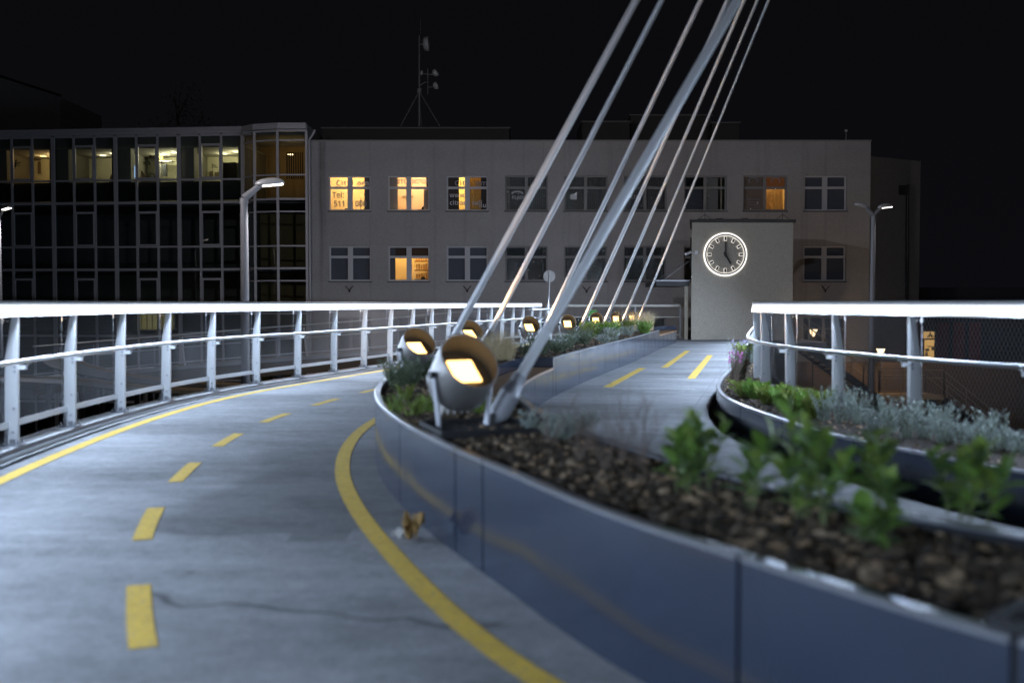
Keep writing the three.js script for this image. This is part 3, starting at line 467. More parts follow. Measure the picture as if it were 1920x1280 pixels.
{
  const s = new THREE.Shape(); s.moveTo(X0, YB); s.lineTo(X1, YB); s.lineTo(X1, YT); s.lineTo(X0, YT); s.lineTo(X0, YB);
  rows.forEach(([a, b]) => cols.forEach(([c, d]) => { const h = new THREE.Path(), x0 = fx(c), x1 = fx(d), y0 = fy(b), y1 = fy(a); h.moveTo(x0, y0); h.lineTo(x0, y1); h.lineTo(x1, y1); h.lineTo(x1, y0); h.lineTo(x0, y0); s.holes.push(h); }));
  const g = new THREE.ExtrudeGeometry(s, { depth: 0.32, bevelEnabled: false }); g.translate(0, 0, -FZ - 0.32);
  const p = g.attributes.position, uv = g.attributes.uv; for (let i = 0; i < p.count; i++) uv.setXY(i, (p.getX(i) - X0) / (X1 - X0), (p.getY(i) - YB) / (YT - YB));
  part('wall', g, M.facade, block);
  part('parapet_cap', box2(X0 - 0.02, X1 + 0.03, YT + 0.003, YT + 0.06, -FZ + 0.05, -FZ - 0.4), std([0.3, 0.29, 0.28], 0.6), block);
  part('side_wall', box2(X1 - 0.3, X1 - 0.003, YB, YT - 0.003, -FZ - 0.325, -FZ - 12), M.facade, block);
  part('side_wall', box2(X0 + 0.003, X0 + 0.3, YB, YT - 0.003, -FZ - 0.325, -FZ - 12), M.facade, block);
  part('roof', box2(X0 + 0.31, X1 - 0.31, YT - 0.5, YT - 0.3, -FZ - 0.33, -FZ - 12), M.black, block);
  part('inner_wall', box2(X0 + 0.31, X1 - 0.31, YB, YT - 0.51, -FZ - 4.2, -FZ - 4.4), M.roomDark, block);
}
function text(str, size, x, y, z, mat, parent, sx = 1) { const g = new TextGeometry(str, { font, size, depth: 0.006, curveSegments: 3 }); g.scale(sx, 1, 1); g.translate(x, y, z); return part('lettering', g, mat, parent); }
function windowUnit(ci, ri, old, split = 0.33) {
  const [c, d] = cols[ci], [a, b] = rows[ri], x0 = fx(c), x1 = fx(d), y0 = fy(b), y1 = fy(a), z = -FZ - 0.12, xm = (x0 + x1) / 2, ys = lerp(y1, y0, split), F = 0.07, fm = old ? M.frameOld : M.frame;
  const w = part('window', merge([box2(x0, x0 + F, y0, y1, z, z - 0.08), box2(x1 - F, x1, y0, y1, z, z - 0.08), box2(x0 + F, x1 - F, y0, y0 + F, z, z - 0.08), box2(x0 + F, x1 - F, y1 - F, y1, z, z - 0.08)]), fm, block);
  const mw = old ? 0.07 : 0.115;
  part('mullion', box2(xm - mw, xm + mw, y0 + F, y1 - F, z - 0.002, z - 0.078), fm, w); 
  for (const [p, q] of [[x0 + F, xm - mw], [xm + mw, x1 - F]]) part('transom', box2(p, q, ys - 0.055, ys + 0.055, z - 0.004, z - 0.076), fm, w);
  for (const [p, q] of [[x0 + F, xm - mw], [xm + mw, x1 - F]]) for (const [e, f] of [[y0 + F, ys - 0.055], [ys + 0.055, y1 - F]]) part('pane', (() => { const g = new THREE.PlaneGeometry(q - p, f - e); g.translate((p + q) / 2, (e + f) / 2, z - 0.04); return g; })(), ri === 1 && ci >= 4 && ci <= 6 ? M.glassWavy : old ? M.glassOld : M.glass, w);
  part('sill', box2(x0 - 0.04, x1 + 0.04, y0 - 0.05, y0 - 0.003, -FZ + 0.07, -FZ - 0.11), std([0.09, 0.09, 0.09], 0.6), w);
  return { w, x0, x1, y0, y1, z, xm, ys, mw };
}
function roomBox(o, depth, mat, parent, name = 'room') { // five inner faces behind a window
  const { x0, x1, y0, y1, z } = o, zb = z - depth, e = 0.9;
  part(name, merge([box2(x0 - e, x1 + e, y0 - 0.9, y1 + 0.5, zb, zb - 0.05), box2(x0 - e - 0.05, x0 - e, y0 - 0.9, y1 + 0.5, z - 0.22, zb), box2(x1 + e, x1 + e + 0.05, y0 - 0.9, y1 + 0.5, z - 0.22, zb), box2(x0 - e, x1 + e, y1 + 0.5, y1 + 0.55, z - 0.22, zb), box2(x0 - e, x1 + e, y0 - 0.95, y0 - 0.9, z - 0.22, zb)]), mat, parent);
}
function roomLight(o, k, color, dx = 0, depth = 1.2, parent = block) {
  const x = o.xm + dx, y = o.y1 + 0.42, z = o.z - depth; part('ceiling_lamp', bar(V(x, y, z), V(x, y + 0.07, z), 0.2, 0.2, 16), M.lamp, parent);
  const l = new THREE.PointLight(new THREE.Color().setRGB(...color), k); l.position.set(x, y - 0.1, z); l.shadow.radius = 6; parent.add(l);
}
const headGeo = () => merge([new THREE.SphereGeometry(0.115, 14, 10), bar(V(0, -0.2, 0), V(0, -0.08, 0), 0.05, 0.05, 8), (() => { const g = new THREE.SphereGeometry(0.22, 14, 8); g.scale(1, 0.9, 0.6); g.translate(0, -0.37, 0); return g; })()]);
const seated = (x, y, z, label) => { const m = solo('person', headGeo(), M.person, label, 'person', 'people sitting in the lit classrooms'); m.position.set(x, y, z); };
for (let ri = 0; ri < 4; ri++) for (let ci = 0; ci < 9; ci++) {
  if (ri === 1 && ci === 7) continue;
  if (ri === 3 && ci !== 0) { }
  const old = (ri === 0 && ci >= 3 && ci <= 7) || (ri === 1 && ci >= 3 && ci <= 6) || ri >= 2;
  const o = windowUnit(ci, ri, old, ri === 1 ? 0.31 : 0.34), { x0, x1, y0, y1, z, xm, ys, mw, w } = o;
  const warm = [1, 0.62, 0.22];
  if (ri === 0 && ci === 0) { // telephone number, map on the wall
    roomBox(o, 2.6, M.room, block); roomLight(o, 15, warm, -0.3);
    text('Tel:', 0.27, x0 + 0.14, ys - 0.45, z - 0.03, M.letter, w, 0.85); text('511', 0.27, x0 + 0.2, y0 + 0.2, z - 0.03, M.letter, w, 0.85); text('000', 0.27, xm + 0.22, y0 + 0.2, z - 0.03, M.letter, w, 0.85);
    text('Citr', 0.24, x0 + 0.3, ys + 0.1, z - 0.03, M.letterPale, w, 1.1); text('om', 0.24, xm + 0.3, ys + 0.1, z - 0.03, M.letterPale, w, 1.1);
    part('wall_map', box2(xm + 0.1, xm + 1.5, y0 - 0.1, ys - 0.0, z - 2.54, z - 2.58), std([1, 1, 1], 0.8, 0, { map: rep(tex(128, 128, (u, v) => { const n = fbm(u * 9, v * 9, 4), k = n > 0.56 ? 0.22 : 0.62; return [k, k * 0.95, k * 0.75]; }), 0.7, 0.7) }), block);
    part('curtain', box2(x1 - 0.32, x1 + 0.02, y0 - 0.05, y1, z - 0.16, z - 0.19), M.blind, w);
    [[x0 + 0.62, 'dark-haired person seated behind the telephone window, left of two'], [x0 + 0.86, 'dark-haired person seated behind the telephone window, right of two'], [xm + 0.62, 'person seated under the map in the telephone window']].forEach(([x, l]) => seated(x, y0 + 0.10, z - 1.0, l));
  } else if (ri === 0 && ci === 1) {
    roomBox(o, 2.4, std([0.66, 0.53, 0.42], 0.9), block); roomLight(o, 11, [1, 0.66, 0.33], 0.3);
    text('AUTÓS', 0.22, x0 + 0.14, ys + 0.18, z - 0.03, M.letter, w, 0.95); text('MOTOROS', 0.22, xm + 0.13, ys + 0.18, z - 0.03, M.letterPale, w, 0.68);
    part('curtain', box2(x0 + 0.02, x0 + 0.42, y0, y1, z - 0.16, z - 0.19), std([0.34, 0.29, 0.25], 0.9), w); part('curtain', box2(x1 - 0.28, x1, y0, ys + 0.02, z - 0.16, z - 0.19), std([0.34, 0.29, 0.25], 0.9), w);
    part('curtain_rail', box2(x0 + 0.4, xm, ys - 0.18, ys - 0.12, z - 2.3, z - 2.35), M.frameOld, block);
    seated(x1 - 0.3, y0 + 0.16, z - 0.6, 'person with bushy hair at the right edge of the window with the large pale wall'); seated(xm + 0.35, y0 + 0.02, z - 1.2, 'person whose head just shows above the sill of the pale-walled window');
  } else if (ri === 0 && ci === 2) {
    roomBox(o, 2.4, M.room, block); roomLight(o, 13, [1, 0.66, 0.18]);
    const curt = []; for (let k = 0; k < 16; k++) { const x = lerp(x0 + 0.9, x1 - 0.3, k / 15); if (Math.abs(x - (xm + 0.02)) < 0.02) continue; curt.push(bar(V(x, y0 - 0.1, z - 0.25 - 0.02 * (k % 2)), V(x, y1 + 0.05, z - 0.25 - 0.02 * (k % 2)), 0.036, 0.036, 8)); }
    part('curtain', merge(curt), phys([0.62, 0.46, 0.14], { transmission: 0.5, roughness: 1, thickness: 0 }), w);
    part('curtain', box2(x0, x0 + 0.55, y0, y1, z - 0.16, z - 0.19), M.darkCloth, w); part('curtain', box2(x1 - 0.32, x1, y0, y1, z - 0.16, z - 0.19), M.darkCloth, w);
    text('www', 0.2, x0 + 0.13, ys - 0.42, z - 0.03, M.letterPale, w, 1.0); text('citrom', 0.2, x0 + 0.13, ys - 0.76, z - 0.03, M.letterPale, w, 0.98); text('suli', 0.2, xm + 0.2, ys - 0.76, z - 0.03, M.letterPale, w, 1.0); text('hu', 0.2, x1 - 0.42, y0 + 0.16, z - 0.03, M.letterPale, w, 1.0);
    text('Citr', 0.24, x0 + 0.35, ys + 0.1, z - 0.03, M.letter, w, 1.1); text('om', 0.24, xm + 0.35, ys + 0.1, z - 0.03, M.letter, w, 1.1);
  } else if (ri === 0 && ci >= 3 && ci <= 5) { // vertical blinds
    const sl = []; for (let k = 0; k < 19; k++) { const x = lerp(x0 + 0.08, x1 - 0.08, (k + 0.5) / 19); sl.push(box(0.055, y1 - y0 - 0.1, 0.006, x, (y0 + y1) / 2, z - 0.18, 0.5)); }
    part('vertical_blind', merge(sl), M.blindLight, w).userData.kind = 'stuff'; roomBox(o, 2.8, M.roomDark, block, 'dark_room');
    if (ci === 3) { text('FLADD', 0.15, x0 + 0.3, ys - 0.5, z - 0.03, M.letterPale, w, 1.0); part('lettering', (() => { const s = new THREE.Shape(); s.absarc(0, 0, 0.28, 0.15, Math.PI - 0.15); s.absarc(0, -0.06, 0.22, Math.PI - 0.2, 0.2, true); const g = new THREE.ExtrudeGeometry(s, { depth: 0.005, bevelEnabled: false }); g.scale(1, 0.55, 1); g.translate(x0 + 0.55, ys - 0.28, z - 0.03); return g; })(), M.letterPale, w); }
    if (ci === 4) part('notice', box2(x0 + 0.28, x0 + 0.58, ys - 0.52, ys - 0.28, z - 0.02, z - 0.03), M.letterPale, w);
    if (ci === 5) text('CISP', 0.15, x0 + 0.32, ys - 0.48, z - 0.03, M.letterPale, w, 1.0);
  } else if (ri === 0 && ci === 6) {
    roomBox(o, 2.8, M.roomDark, block, 'dark_room'); part('curtain', box2(xm + 0.1, x1 - 0.35, y0, y1, z - 0.16, z - 0.19), M.blindLight, w); part('curtain', box2(x0 + 0.1, xm - 0.1, y0, ys, z - 0.18, z - 0.2), M.blind, w);
  } else if (ri === 0 && ci === 7) {
    roomBox(o, 2.2, M.room, block); roomLight(o, 7, [1, 0.56, 0.16], 0.4);
    part('curtain', box2(x0, xm, y0, y1, z - 0.14, z - 0.17), std([0.36, 0.26, 0.2], 0.9), w); part('curtain', box2(xm, x1, ys, y1, z - 0.14, z - 0.17), phys([0.42, 0.27, 0.13], { transmission: 0.4, roughness: 1, thickness: 0 }), w);
    const sl = []; for (let k = 0; k < 12; k++) { const x = lerp(xm + 0.15, x1 - 0.15, k / 11); sl.push(box(0.05, ys - y0, 0.006, x, (y0 + ys) / 2, z - 0.2, 0.25)); } part('vertical_blind', merge(sl), phys([0.55, 0.36, 0.12], { transmission: 0.5, roughness: 1, thickness: 0 }), w).userData.kind = 'stuff';
    for (const x of [x0 + 0.48, xm + 0.5]) part('emblem', (() => { const g = new THREE.TorusGeometry(0.17, 0.028, 6, 18, Math.PI * 1.25); g.rotateZ(-0.4); g.scale(1.15, 0.9, 0.1); g.translate(x, ys + 0.3, z - 0.03); return g; })(), M.letter, w);
    part('notice_line', merge([0, 1, 2, 3, 4].map(k => box2(x0 + 0.2, xm - 0.2, ys - 0.5 - k * 0.12, ys - 0.525 - k * 0.12, z - 0.022, z - 0.03))), M.letter, w);
  } else if (ri === 1 && ci === 1) {
    roomBox(o, 2.4, M.room, block); roomLight(o, 10, [1, 0.58, 0.16], -0.2);
    const sh = thing('bookshelf', 'wooden shelf full of papers behind the lit lower window', 'shelf'); const r = rng(3);
    for (const k of [0, 1, 2]) { part('shelf_board', box2(xm + 0.1, x1 + 0.3, y0 + 0.1 + k * 0.42, y0 + 0.14 + k * 0.42, z - 1.5, z - 1.9), M.wood, sh); part('papers', merge(Array.from({ length: 9 }, (_, i) => box(0.03 + r() * 0.05, 0.2 + r() * 0.15, 0.2, xm + 0.2 + i * 0.11, y0 + 0.27 + k * 0.42, z - 1.7))), std([0.5, 0.3, 0.14], 0.8), sh).userData.kind = 'stuff'; }
    part('shelf_side', box2(x1 + 0.28, x1 + 0.32, y0 - 0.5, y1, z - 1.5, z - 1.9), M.wood, sh);
    part('curtain', box2(x0, x0 + 0.3, y0, y1, z - 0.16, z - 0.19), M.blind, w); part('curtain', box2(xm - 0.02, x1, ys, y1, z - 0.16, z - 0.19), std([0.09, 0.05, 0.03], 0.9), w); part('curtain', box2(x0 + 0.3, xm, ys, y1, z - 0.16, z - 0.19), std([0.06, 0.04, 0.03], 0.9), w);
    seated(xm + 0.55, y0 + 0.12, z - 0.9, 'person sitting in front of the shelf in the lit lower window');
  } else if (ri === 1 && (ci === 0 || ci === 2 || ci === 8) || ri === 0 && ci === 8) {
    part('roller_blind', box2(x0 + 0.06, x1 - 0.06, y0 + 0.05, y1 - 0.05, z - 0.13, z - 0.14), M.blind, w);
  } else roomBox(o, 2.8, M.roomDark, block, 'dark_room');
}
// V-shaped cable brackets on the wall
[[655, 540], [876, 540], [1100, 541], [1548, 540]].forEach(([x, y], i) => { const p = atZ(x, y, FZ); const iron = std([0.05, 0.035, 0.03], 0.8), t = thing('wall_bracket', ['V-shaped rusty bracket under the first lower window', 'V-shaped rusty bracket under the third lower window', 'V-shaped rusty bracket right of the round sign', 'V-shaped rusty bracket right of the clock tower'][i], 'bracket', 'rusty wall brackets');
  for (const s of [-1, 1]) part('prong', beam(V(p.x, p.y - 0.10, -FZ + 0.03), V(p.x + s * 0.17, p.y + 0.1, -FZ + 0.1), 0.03, 0.03), iron, t); part('plate', box(0.08, 0.1, 0.03, p.x, p.y - 0.13, -FZ + 0.02), iron, t); });
// roof structures and aerial
{
  const roofMat = std([0.055, 0.05, 0.048], 0.9), b = (x0, x1, y0, z, d, label) => { const a = atZ(x0, y0, z), c = atZ(x1, y0, z), t = thing('roof_structure', label, 'roof structure', 'dark structures on the flat roof'); part('wall', box2(a.x, c.x, YT - 0.3, a.y, -z, -z - d), roofMat, t); part('roof_edge', box2(a.x - 0.06, c.x + 0.06, a.y + 0.003, a.y + 0.06, -z + 0.06, -z - d - 0.06), std([0.16, 0.15, 0.145], 0.7), t); return t; };
  b(604, 955, 241, 51, 4, 'long low dark roof structure left of the cables'); b(1092, 1181, 229, 52, 4, 'dark roof box behind the middle cables, lower of the pair'); b(1183, 1334, 217, 53, 4, 'dark roof box behind the middle cables, higher of the pair'); b(1336, 1386, 231, 52, 3, 'small dark roof box behind the right cables');
  const Z = 54, p = (x, y, z = Z) => atZ(x, y, z), metal = std([0.30, 0.30, 0.30], 0.5, 0.5), dish = std([0.55, 0.55, 0.55], 0.5), t = thing('antenna_mast', 'steel aerial mast with tripod legs and dishes on the roof', 'aerial');
  part('mast', merge([bar(p(786, 236), p(786, 66), 0.05, 0.035, 8), bar(p(788, 64), p(788, 36), 0.012, 0.008, 6)]), metal, t);
  part('collar', bar(p(786, 174), p(786, 166), 0.13, 0.13, 12), metal, t);
  for (const [x, z] of [[751, 53.4], [824, 53.4], [790, 55.4]]) part('leg', bar(p(786, 171), p(x, 236, z), 0.03, 0.03, 6), metal, t);
  part('arm', merge([bar(p(786, 83), p(793, 83), 0.03, 0.03, 6), bar(p(802, 128), p(802, 176), 0.02, 0.02, 6), bar(p(787, 160), p(797, 154), 0.02, 0.02, 6), bar(p(797, 154), p(802, 154), 0.02, 0.02, 6), bar(p(790, 138), p(812, 140), 0.02, 0.02, 6), bar(p(802, 163), p(812, 163), 0.02, 0.02, 6)]), metal, t);
  const ds = (x, y, r, ang, d = 0.2) => { const g = new THREE.LatheGeometry([[0.001, 0], [r * 0.6, 0.02], [r, d * 0.5], [r, d], [r * 0.9, d + 0.01], [0.001, d + 0.05]].map(q => new THREE.Vector2(...q)), 20); g.rotateZ(ang); const m = part('dish', g, dish, t); m.position.copy(p(x, y)); };
  ds(792, 83, 0.36, -1.5, 0.3); ds(812, 140, 0.19, -0.9, 0.22); ds(812, 163, 0.19, -1.2, 0.22); ds(793, 137, 0.12, 1.4, 0.1);
  rebase(t, p(786, 236));
  const v = thing('roof_vent', 'small pale ball vent on the right end of the roof', 'vent'); const q = atZ(1587, 245, 49); part('cap', new THREE.SphereGeometry(0.07, 12, 8).translate(q.x, q.y, q.z), M.letterPale, v); part('pipe', bar(V(q.x, YT - 0.3, q.z), q, 0.02, 0.02, 6), metal, v);
}
// side wing on the right
{
  const t = thing('side_wing', 'darker set-back wing at the right end of the office block', 'building'), a = atZ(1628, 292, 50), b = atZ(1727, 302, 52.5), m = std([0.42, 0.38, 0.35], 0.9, 0, { map: rep(plasterMap, 0.3, 0.3) });
  const s = new THREE.BufferGeometry(), w = 6; const pt = [[a.x, YB, a.z], [b.x, YB, b.z], [b.x, b.y, b.z], [a.x, a.y, a.z], [a.x, YB, a.z - w], [b.x, YB, b.z - w], [b.x, b.y, b.z - w], [a.x, a.y, a.z - w]];
  s.setAttribute('position', new THREE.Float32BufferAttribute(pt.flat(), 3)); s.setIndex([0, 1, 2, 0, 2, 3, 1, 5, 6, 1, 6, 2, 5, 4, 7, 5, 7, 6, 4, 0, 3, 4, 3, 7, 3, 2, 6, 3, 6, 7]);
  part('wall', planar(s), m, t); const d = atZ(1703, 345, 51.6), e = atZ(1703, 570, 51.6); part('pipe', bar(V(e.x, YB, e.z), d, 0.07, 0.07, 8), M.black, t); part('meter_box', box(0.4, 0.45, 0.12, d.x - 0.3, d.y - 0.3, d.z + 0.1), M.black, t);
}
// clock tower
const TZ = 41.2, tx0 = atZ(1297, 500, TZ).x, tx1 = atZ(1487, 500, TZ).x, ty1 = atZ(1390, 417, TZ).y;
{
  const plaster = std([0.46, 0.425, 0.36], 0.9, 0, { map: rep(plasterMap, 0.6, 0.6), bumpMap: rep(grainBump, 1, 1), bumpScale: 0.003 });
  const t = thing('clock_tower', 'square grey lift tower with a dark flat roof and a clock', 'tower');
  part('wall', planar(sheet([[tx0, -TZ], [tx1, -TZ], [tx1 + 0.5, -TZ - 3.6], [tx0 + 0.66, -TZ - 3.6]], ty1, ty1 + 5.5)), plaster, t);
  part('roof', sheet([[tx0 - 0.1, -TZ + 0.1], [tx1 + 0.08, -TZ + 0.1], [tx1 + 0.6, -TZ - 3.7], [tx0 + 0.56, -TZ - 3.7]], ty1 + 0.11, 0.107), M.black, t);
  for (const x of [1322, 1468]) { const p = atZ(x, 411, TZ + 0.6); part('lightning_rod', merge([bar(V(p.x, ty1 + 0.1, p.z), V(p.x, ty1 + 0.75, p.z), 0.012, 0.006, 6), bar(V(p.x - 0.35, ty1 + 0.1, p.z), V(p.x, ty1 + 0.36, p.z), 0.01, 0.01, 5), bar(V(p.x + 0.35, ty1 + 0.1, p.z), V(p.x, ty1 + 0.36, p.z), 0.01, 0.01, 5)]), M.black, t); }
  part('roof_cable', bar(V(tx0 + 0.3, ty1 + 0.17, -TZ - 0.5), V(tx1 - 0.3, ty1 + 0.16, -TZ - 0.5), 0.012, 0.012, 5), M.black, t);
  for (const f of [0.3, 0.55]) part('roof_block', box(0.22, 0.09, 0.2, lerp(tx0, tx1, f), ty1 + 0.155, -TZ - 0.5), M.black, t);
  part('louvre', merge(Array.from({ length: 14 }, (_, i) => box(0.05, 0.06, 0.3, tx0 + 0.03, ty1 - 0.6 - i * 0.085, -TZ - 0.3))), M.black, t);
  const c = thing('wall_clock', 'round backlit clock with black hands showing five on the tower', 'clock'), o = atZ(1360, 477, TZ), z = -TZ + 0.01, kx = TZ / FOC;
  const ring = (r0, r1, z0, d) => { const s = new THREE.Shape(); s.absarc(0, 0, r1, 0, Math.PI * 2); const h = new THREE.Path(); h.absarc(0, 0, r0, 0, Math.PI * 2, true); s.holes.push(h); const g = new THREE.ExtrudeGeometry(s, { depth: d, bevelEnabled: false, curveSegments: 64 }); g.translate(o.x, o.y, z0); return g; };
  const ink = std([0.02, 0.018, 0.05], 0.4), white = glow([1, 0.96, 0.90], 1.5), soft = glow([1, 0.95, 0.86], 0.9);
  part('glow_ring', ring(37.6 * kx, 40.8 * kx, z, 0.035), white, c); part('rim_ring', ring(35.9 * kx, 38.0 * kx, z + 0.04, 0.03), ink, c); part('glow_backing', ring(34.4 * kx, 36.6 * kx, z + 0.004, 0.025), soft, c);
  for (let i = 0; i < 12; i++) { const a = i / 12 * Math.PI * 2, r = 29.8 * kx, g1 = box(0.072, 0.14, 0.02), g2 = box(0.112, 0.175, 0.014); for (const [g, dz, m, n] of [[g2, 0.008, soft, 'marker_glow'], [g1, 0.045, ink, 'hour_marker']]) { g.rotateZ(-a); g.translate(o.x + Math.sin(a) * r, o.y + Math.cos(a) * r, z + dz); part(n, g, m, c); } }
  const hand = (a, len, w, back, n, dz) => { const g = box(w, len + back, 0.02, 0, (len - back) / 2, 0); g.rotateZ(-a); g.translate(o.x, o.y, z + dz); part(n, g, M.black, c); };
  hand(0, 23.5 * kx, 0.055, 5 * kx, 'minute_hand', 0.09); hand(Math.PI * 2 * 5 / 12, 20 * kx, 0.065, 5 * kx, 'hour_hand', 0.065); part('hub', bar(V(o.x, o.y, z), V(o.x, o.y, z + 0.11), 0.05, 0.05, 14), M.black, c);
  const cl = new THREE.PointLight(new THREE.Color().setRGB(1, 0.94, 0.86), 1.1); cl.position.set(o.x, o.y, z + 0.45); cl.shadow.radius = 20;
  rebase(c, V(o.x, o.y, z));
  const cam = thing('security_camera', 'small white security camera pair at the left corner of the tower', 'camera'), p = atZ(1305, 473, TZ - 0.1);
  part('junction_box', box(0.13, 0.14, 0.1, p.x + 0.02, p.y, -TZ + 0.06), M.white, cam); part('arm', bar(V(p.x - 0.05, p.y, -TZ + 0.06), V(p.x - 0.22, p.y - 0.02, -TZ + 0.12), 0.02, 0.02, 6), M.white, cam); part('barrel', bar(V(p.x - 0.2, p.y + 0.01, -TZ + 0.1), V(p.x - 0.42, p.y - 0.08, -TZ + 0.28), 0.05, 0.05, 12), M.white, cam);
}
// canopy by the tower with tie rods
{
  const t = thing('canopy', 'thin dark canopy with tie rods left of the clock tower', 'canopy'), y = atZ(1250, 531, 43).y, xl = atZ(1222, 531, 43).x;
  part('slab', box2(xl, tx0 - 0.02, y - 0.13, y + 0.05, -41.6, -45), M.black, t); part('edge', box2(xl - 0.03, tx0 - 0.02, y + 0.053, y + 0.1, -41.57, -41.63), M.galv, t);
  for (const z of [-41.8, -44]) part('tie_rod', bar(V(xl + 0.3, y + 0.1, z), V(tx0 + 0.02, y + 0.85, z), 0.018, 0.018, 6), M.galv, t);
  part('post', box2(tx0 - 0.16, tx0 - 0.04, 0, y - 0.135, -41.75, -41.9), std([0.42, 0.38, 0.3], 0.5), t);
}
// back railing of the landing
{
  const t = thing('landing_railing', 'plain railing with mesh across the back of the landing', 'railing'), z = -42.75, a = V(1.35, 0, z), b = V(tx0 - 0.18, 0, z), cream = std([0.5, 0.48, 0.43], 0.4);
  part('top_rail', box2(a.x, b.x, 1.27, 1.36, z + 0.03, z - 0.03), cream, t); part('middle_rail', bar(V(a.x, 0.86, z + 0.08), V(b.x, 0.86, z + 0.08), 0.022, 0.022, 8), cream, t); part('bottom_rail', box2(a.x, b.x, 0.13, 0.18, z + 0.02, z - 0.02), cream, t);
  for (let i = 0; i <= 3; i++) part('post', box(0.06, 1.27, 0.06, lerp(a.x, b.x, i / 3), 0.635, z - 0.05), M.beamGrey, t);
  part('wire_net', netGeo(V(a.x, 0, z - 0.01), V(b.x, 0, z - 0.01), 0.18, 1.27, 0.08, 0.13, 0.002), M.net, t).userData.kind = 'stuff';
  const s = thing('cycle_sign', 'small green sign with a bicycle symbol on the landing railing', 'sign'), p = atZ(1109, 587, 42.5);
  part('plate', box(0.44, 0.24, 0.012, p.x, p.y, p.z), std([0.05, 0.26, 0.06], 0.5), s);
  const lime = std([0.35, 0.6, 0.08], 0.5), tor = (x) => { const g = new THREE.TorusGeometry(0.045, 0.008, 6, 16); g.translate(p.x + x, p.y - 0.03, p.z + 0.01); return g; }, W = (x, y) => V(p.x + x, p.y + y, p.z + 0.011);
  part('bicycle_symbol', merge([tor(0.02), tor(0.13), bar(W(0.02, -0.03), W(0.05, 0.03), 0.006), bar(W(0.05, 0.03), W(0.11, 0.03), 0.006), bar(W(0.11, 0.03), W(0.13, -0.03), 0.006), bar(W(0.07, -0.03), W(0.11, 0.03), 0.006), bar(W(0.02, -0.03), W(0.07, -0.03), 0.006), bar(W(0.045, 0.05), W(0.065, 0.05), 0.006), bar(W(0.07, -0.03), W(0.05, 0.03), 0.006)]), lime, s);
  part('arrow', merge([bar(W(-0.17, 0), W(-0.05, 0), 0.009), bar(W(-0.17, 0), W(-0.12, 0.05), 0.009), bar(W(-0.17, 0), W(-0.12, -0.05), 0.009)]), lime, s);
  part('border', merge([box(0.42, 0.008, 0.006, p.x, p.y + 0.112, p.z + 0.008), box(0.42, 0.008, 0.006, p.x, p.y - 0.112, p.z + 0.008), box(0.008, 0.216, 0.006, p.x + 0.206, p.y, p.z + 0.008), box(0.008, 0.216, 0.006, p.x - 0.206, p.y, p.z + 0.008)]), lime, s);
  const r = thing('round_sign', 'back of a round road sign on a thin pole beyond the left railing', 'road sign'), q = atZ(1030, 518, 41);
  part('disc', (() => { const g = new THREE.CylinderGeometry(0.23, 0.23, 0.02, 32); g.rotateX(Math.PI / 2); g.translate(q.x, q.y, q.z); return g; })(), std([0.5, 0.5, 0.5], 0.5, 0.4), r);
  part('pole', bar(V(q.x - 0.03, 0, q.z + 0.04), V(q.x, q.y + 0.2, q.z + 0.04), 0.03, 0.03, 10), std([0.45, 0.45, 0.46], 0.4, 0.6), r); part('clamp', box(0.05, 0.3, 0.03, q.x, q.y, q.z + 0.03), M.black, r);
}
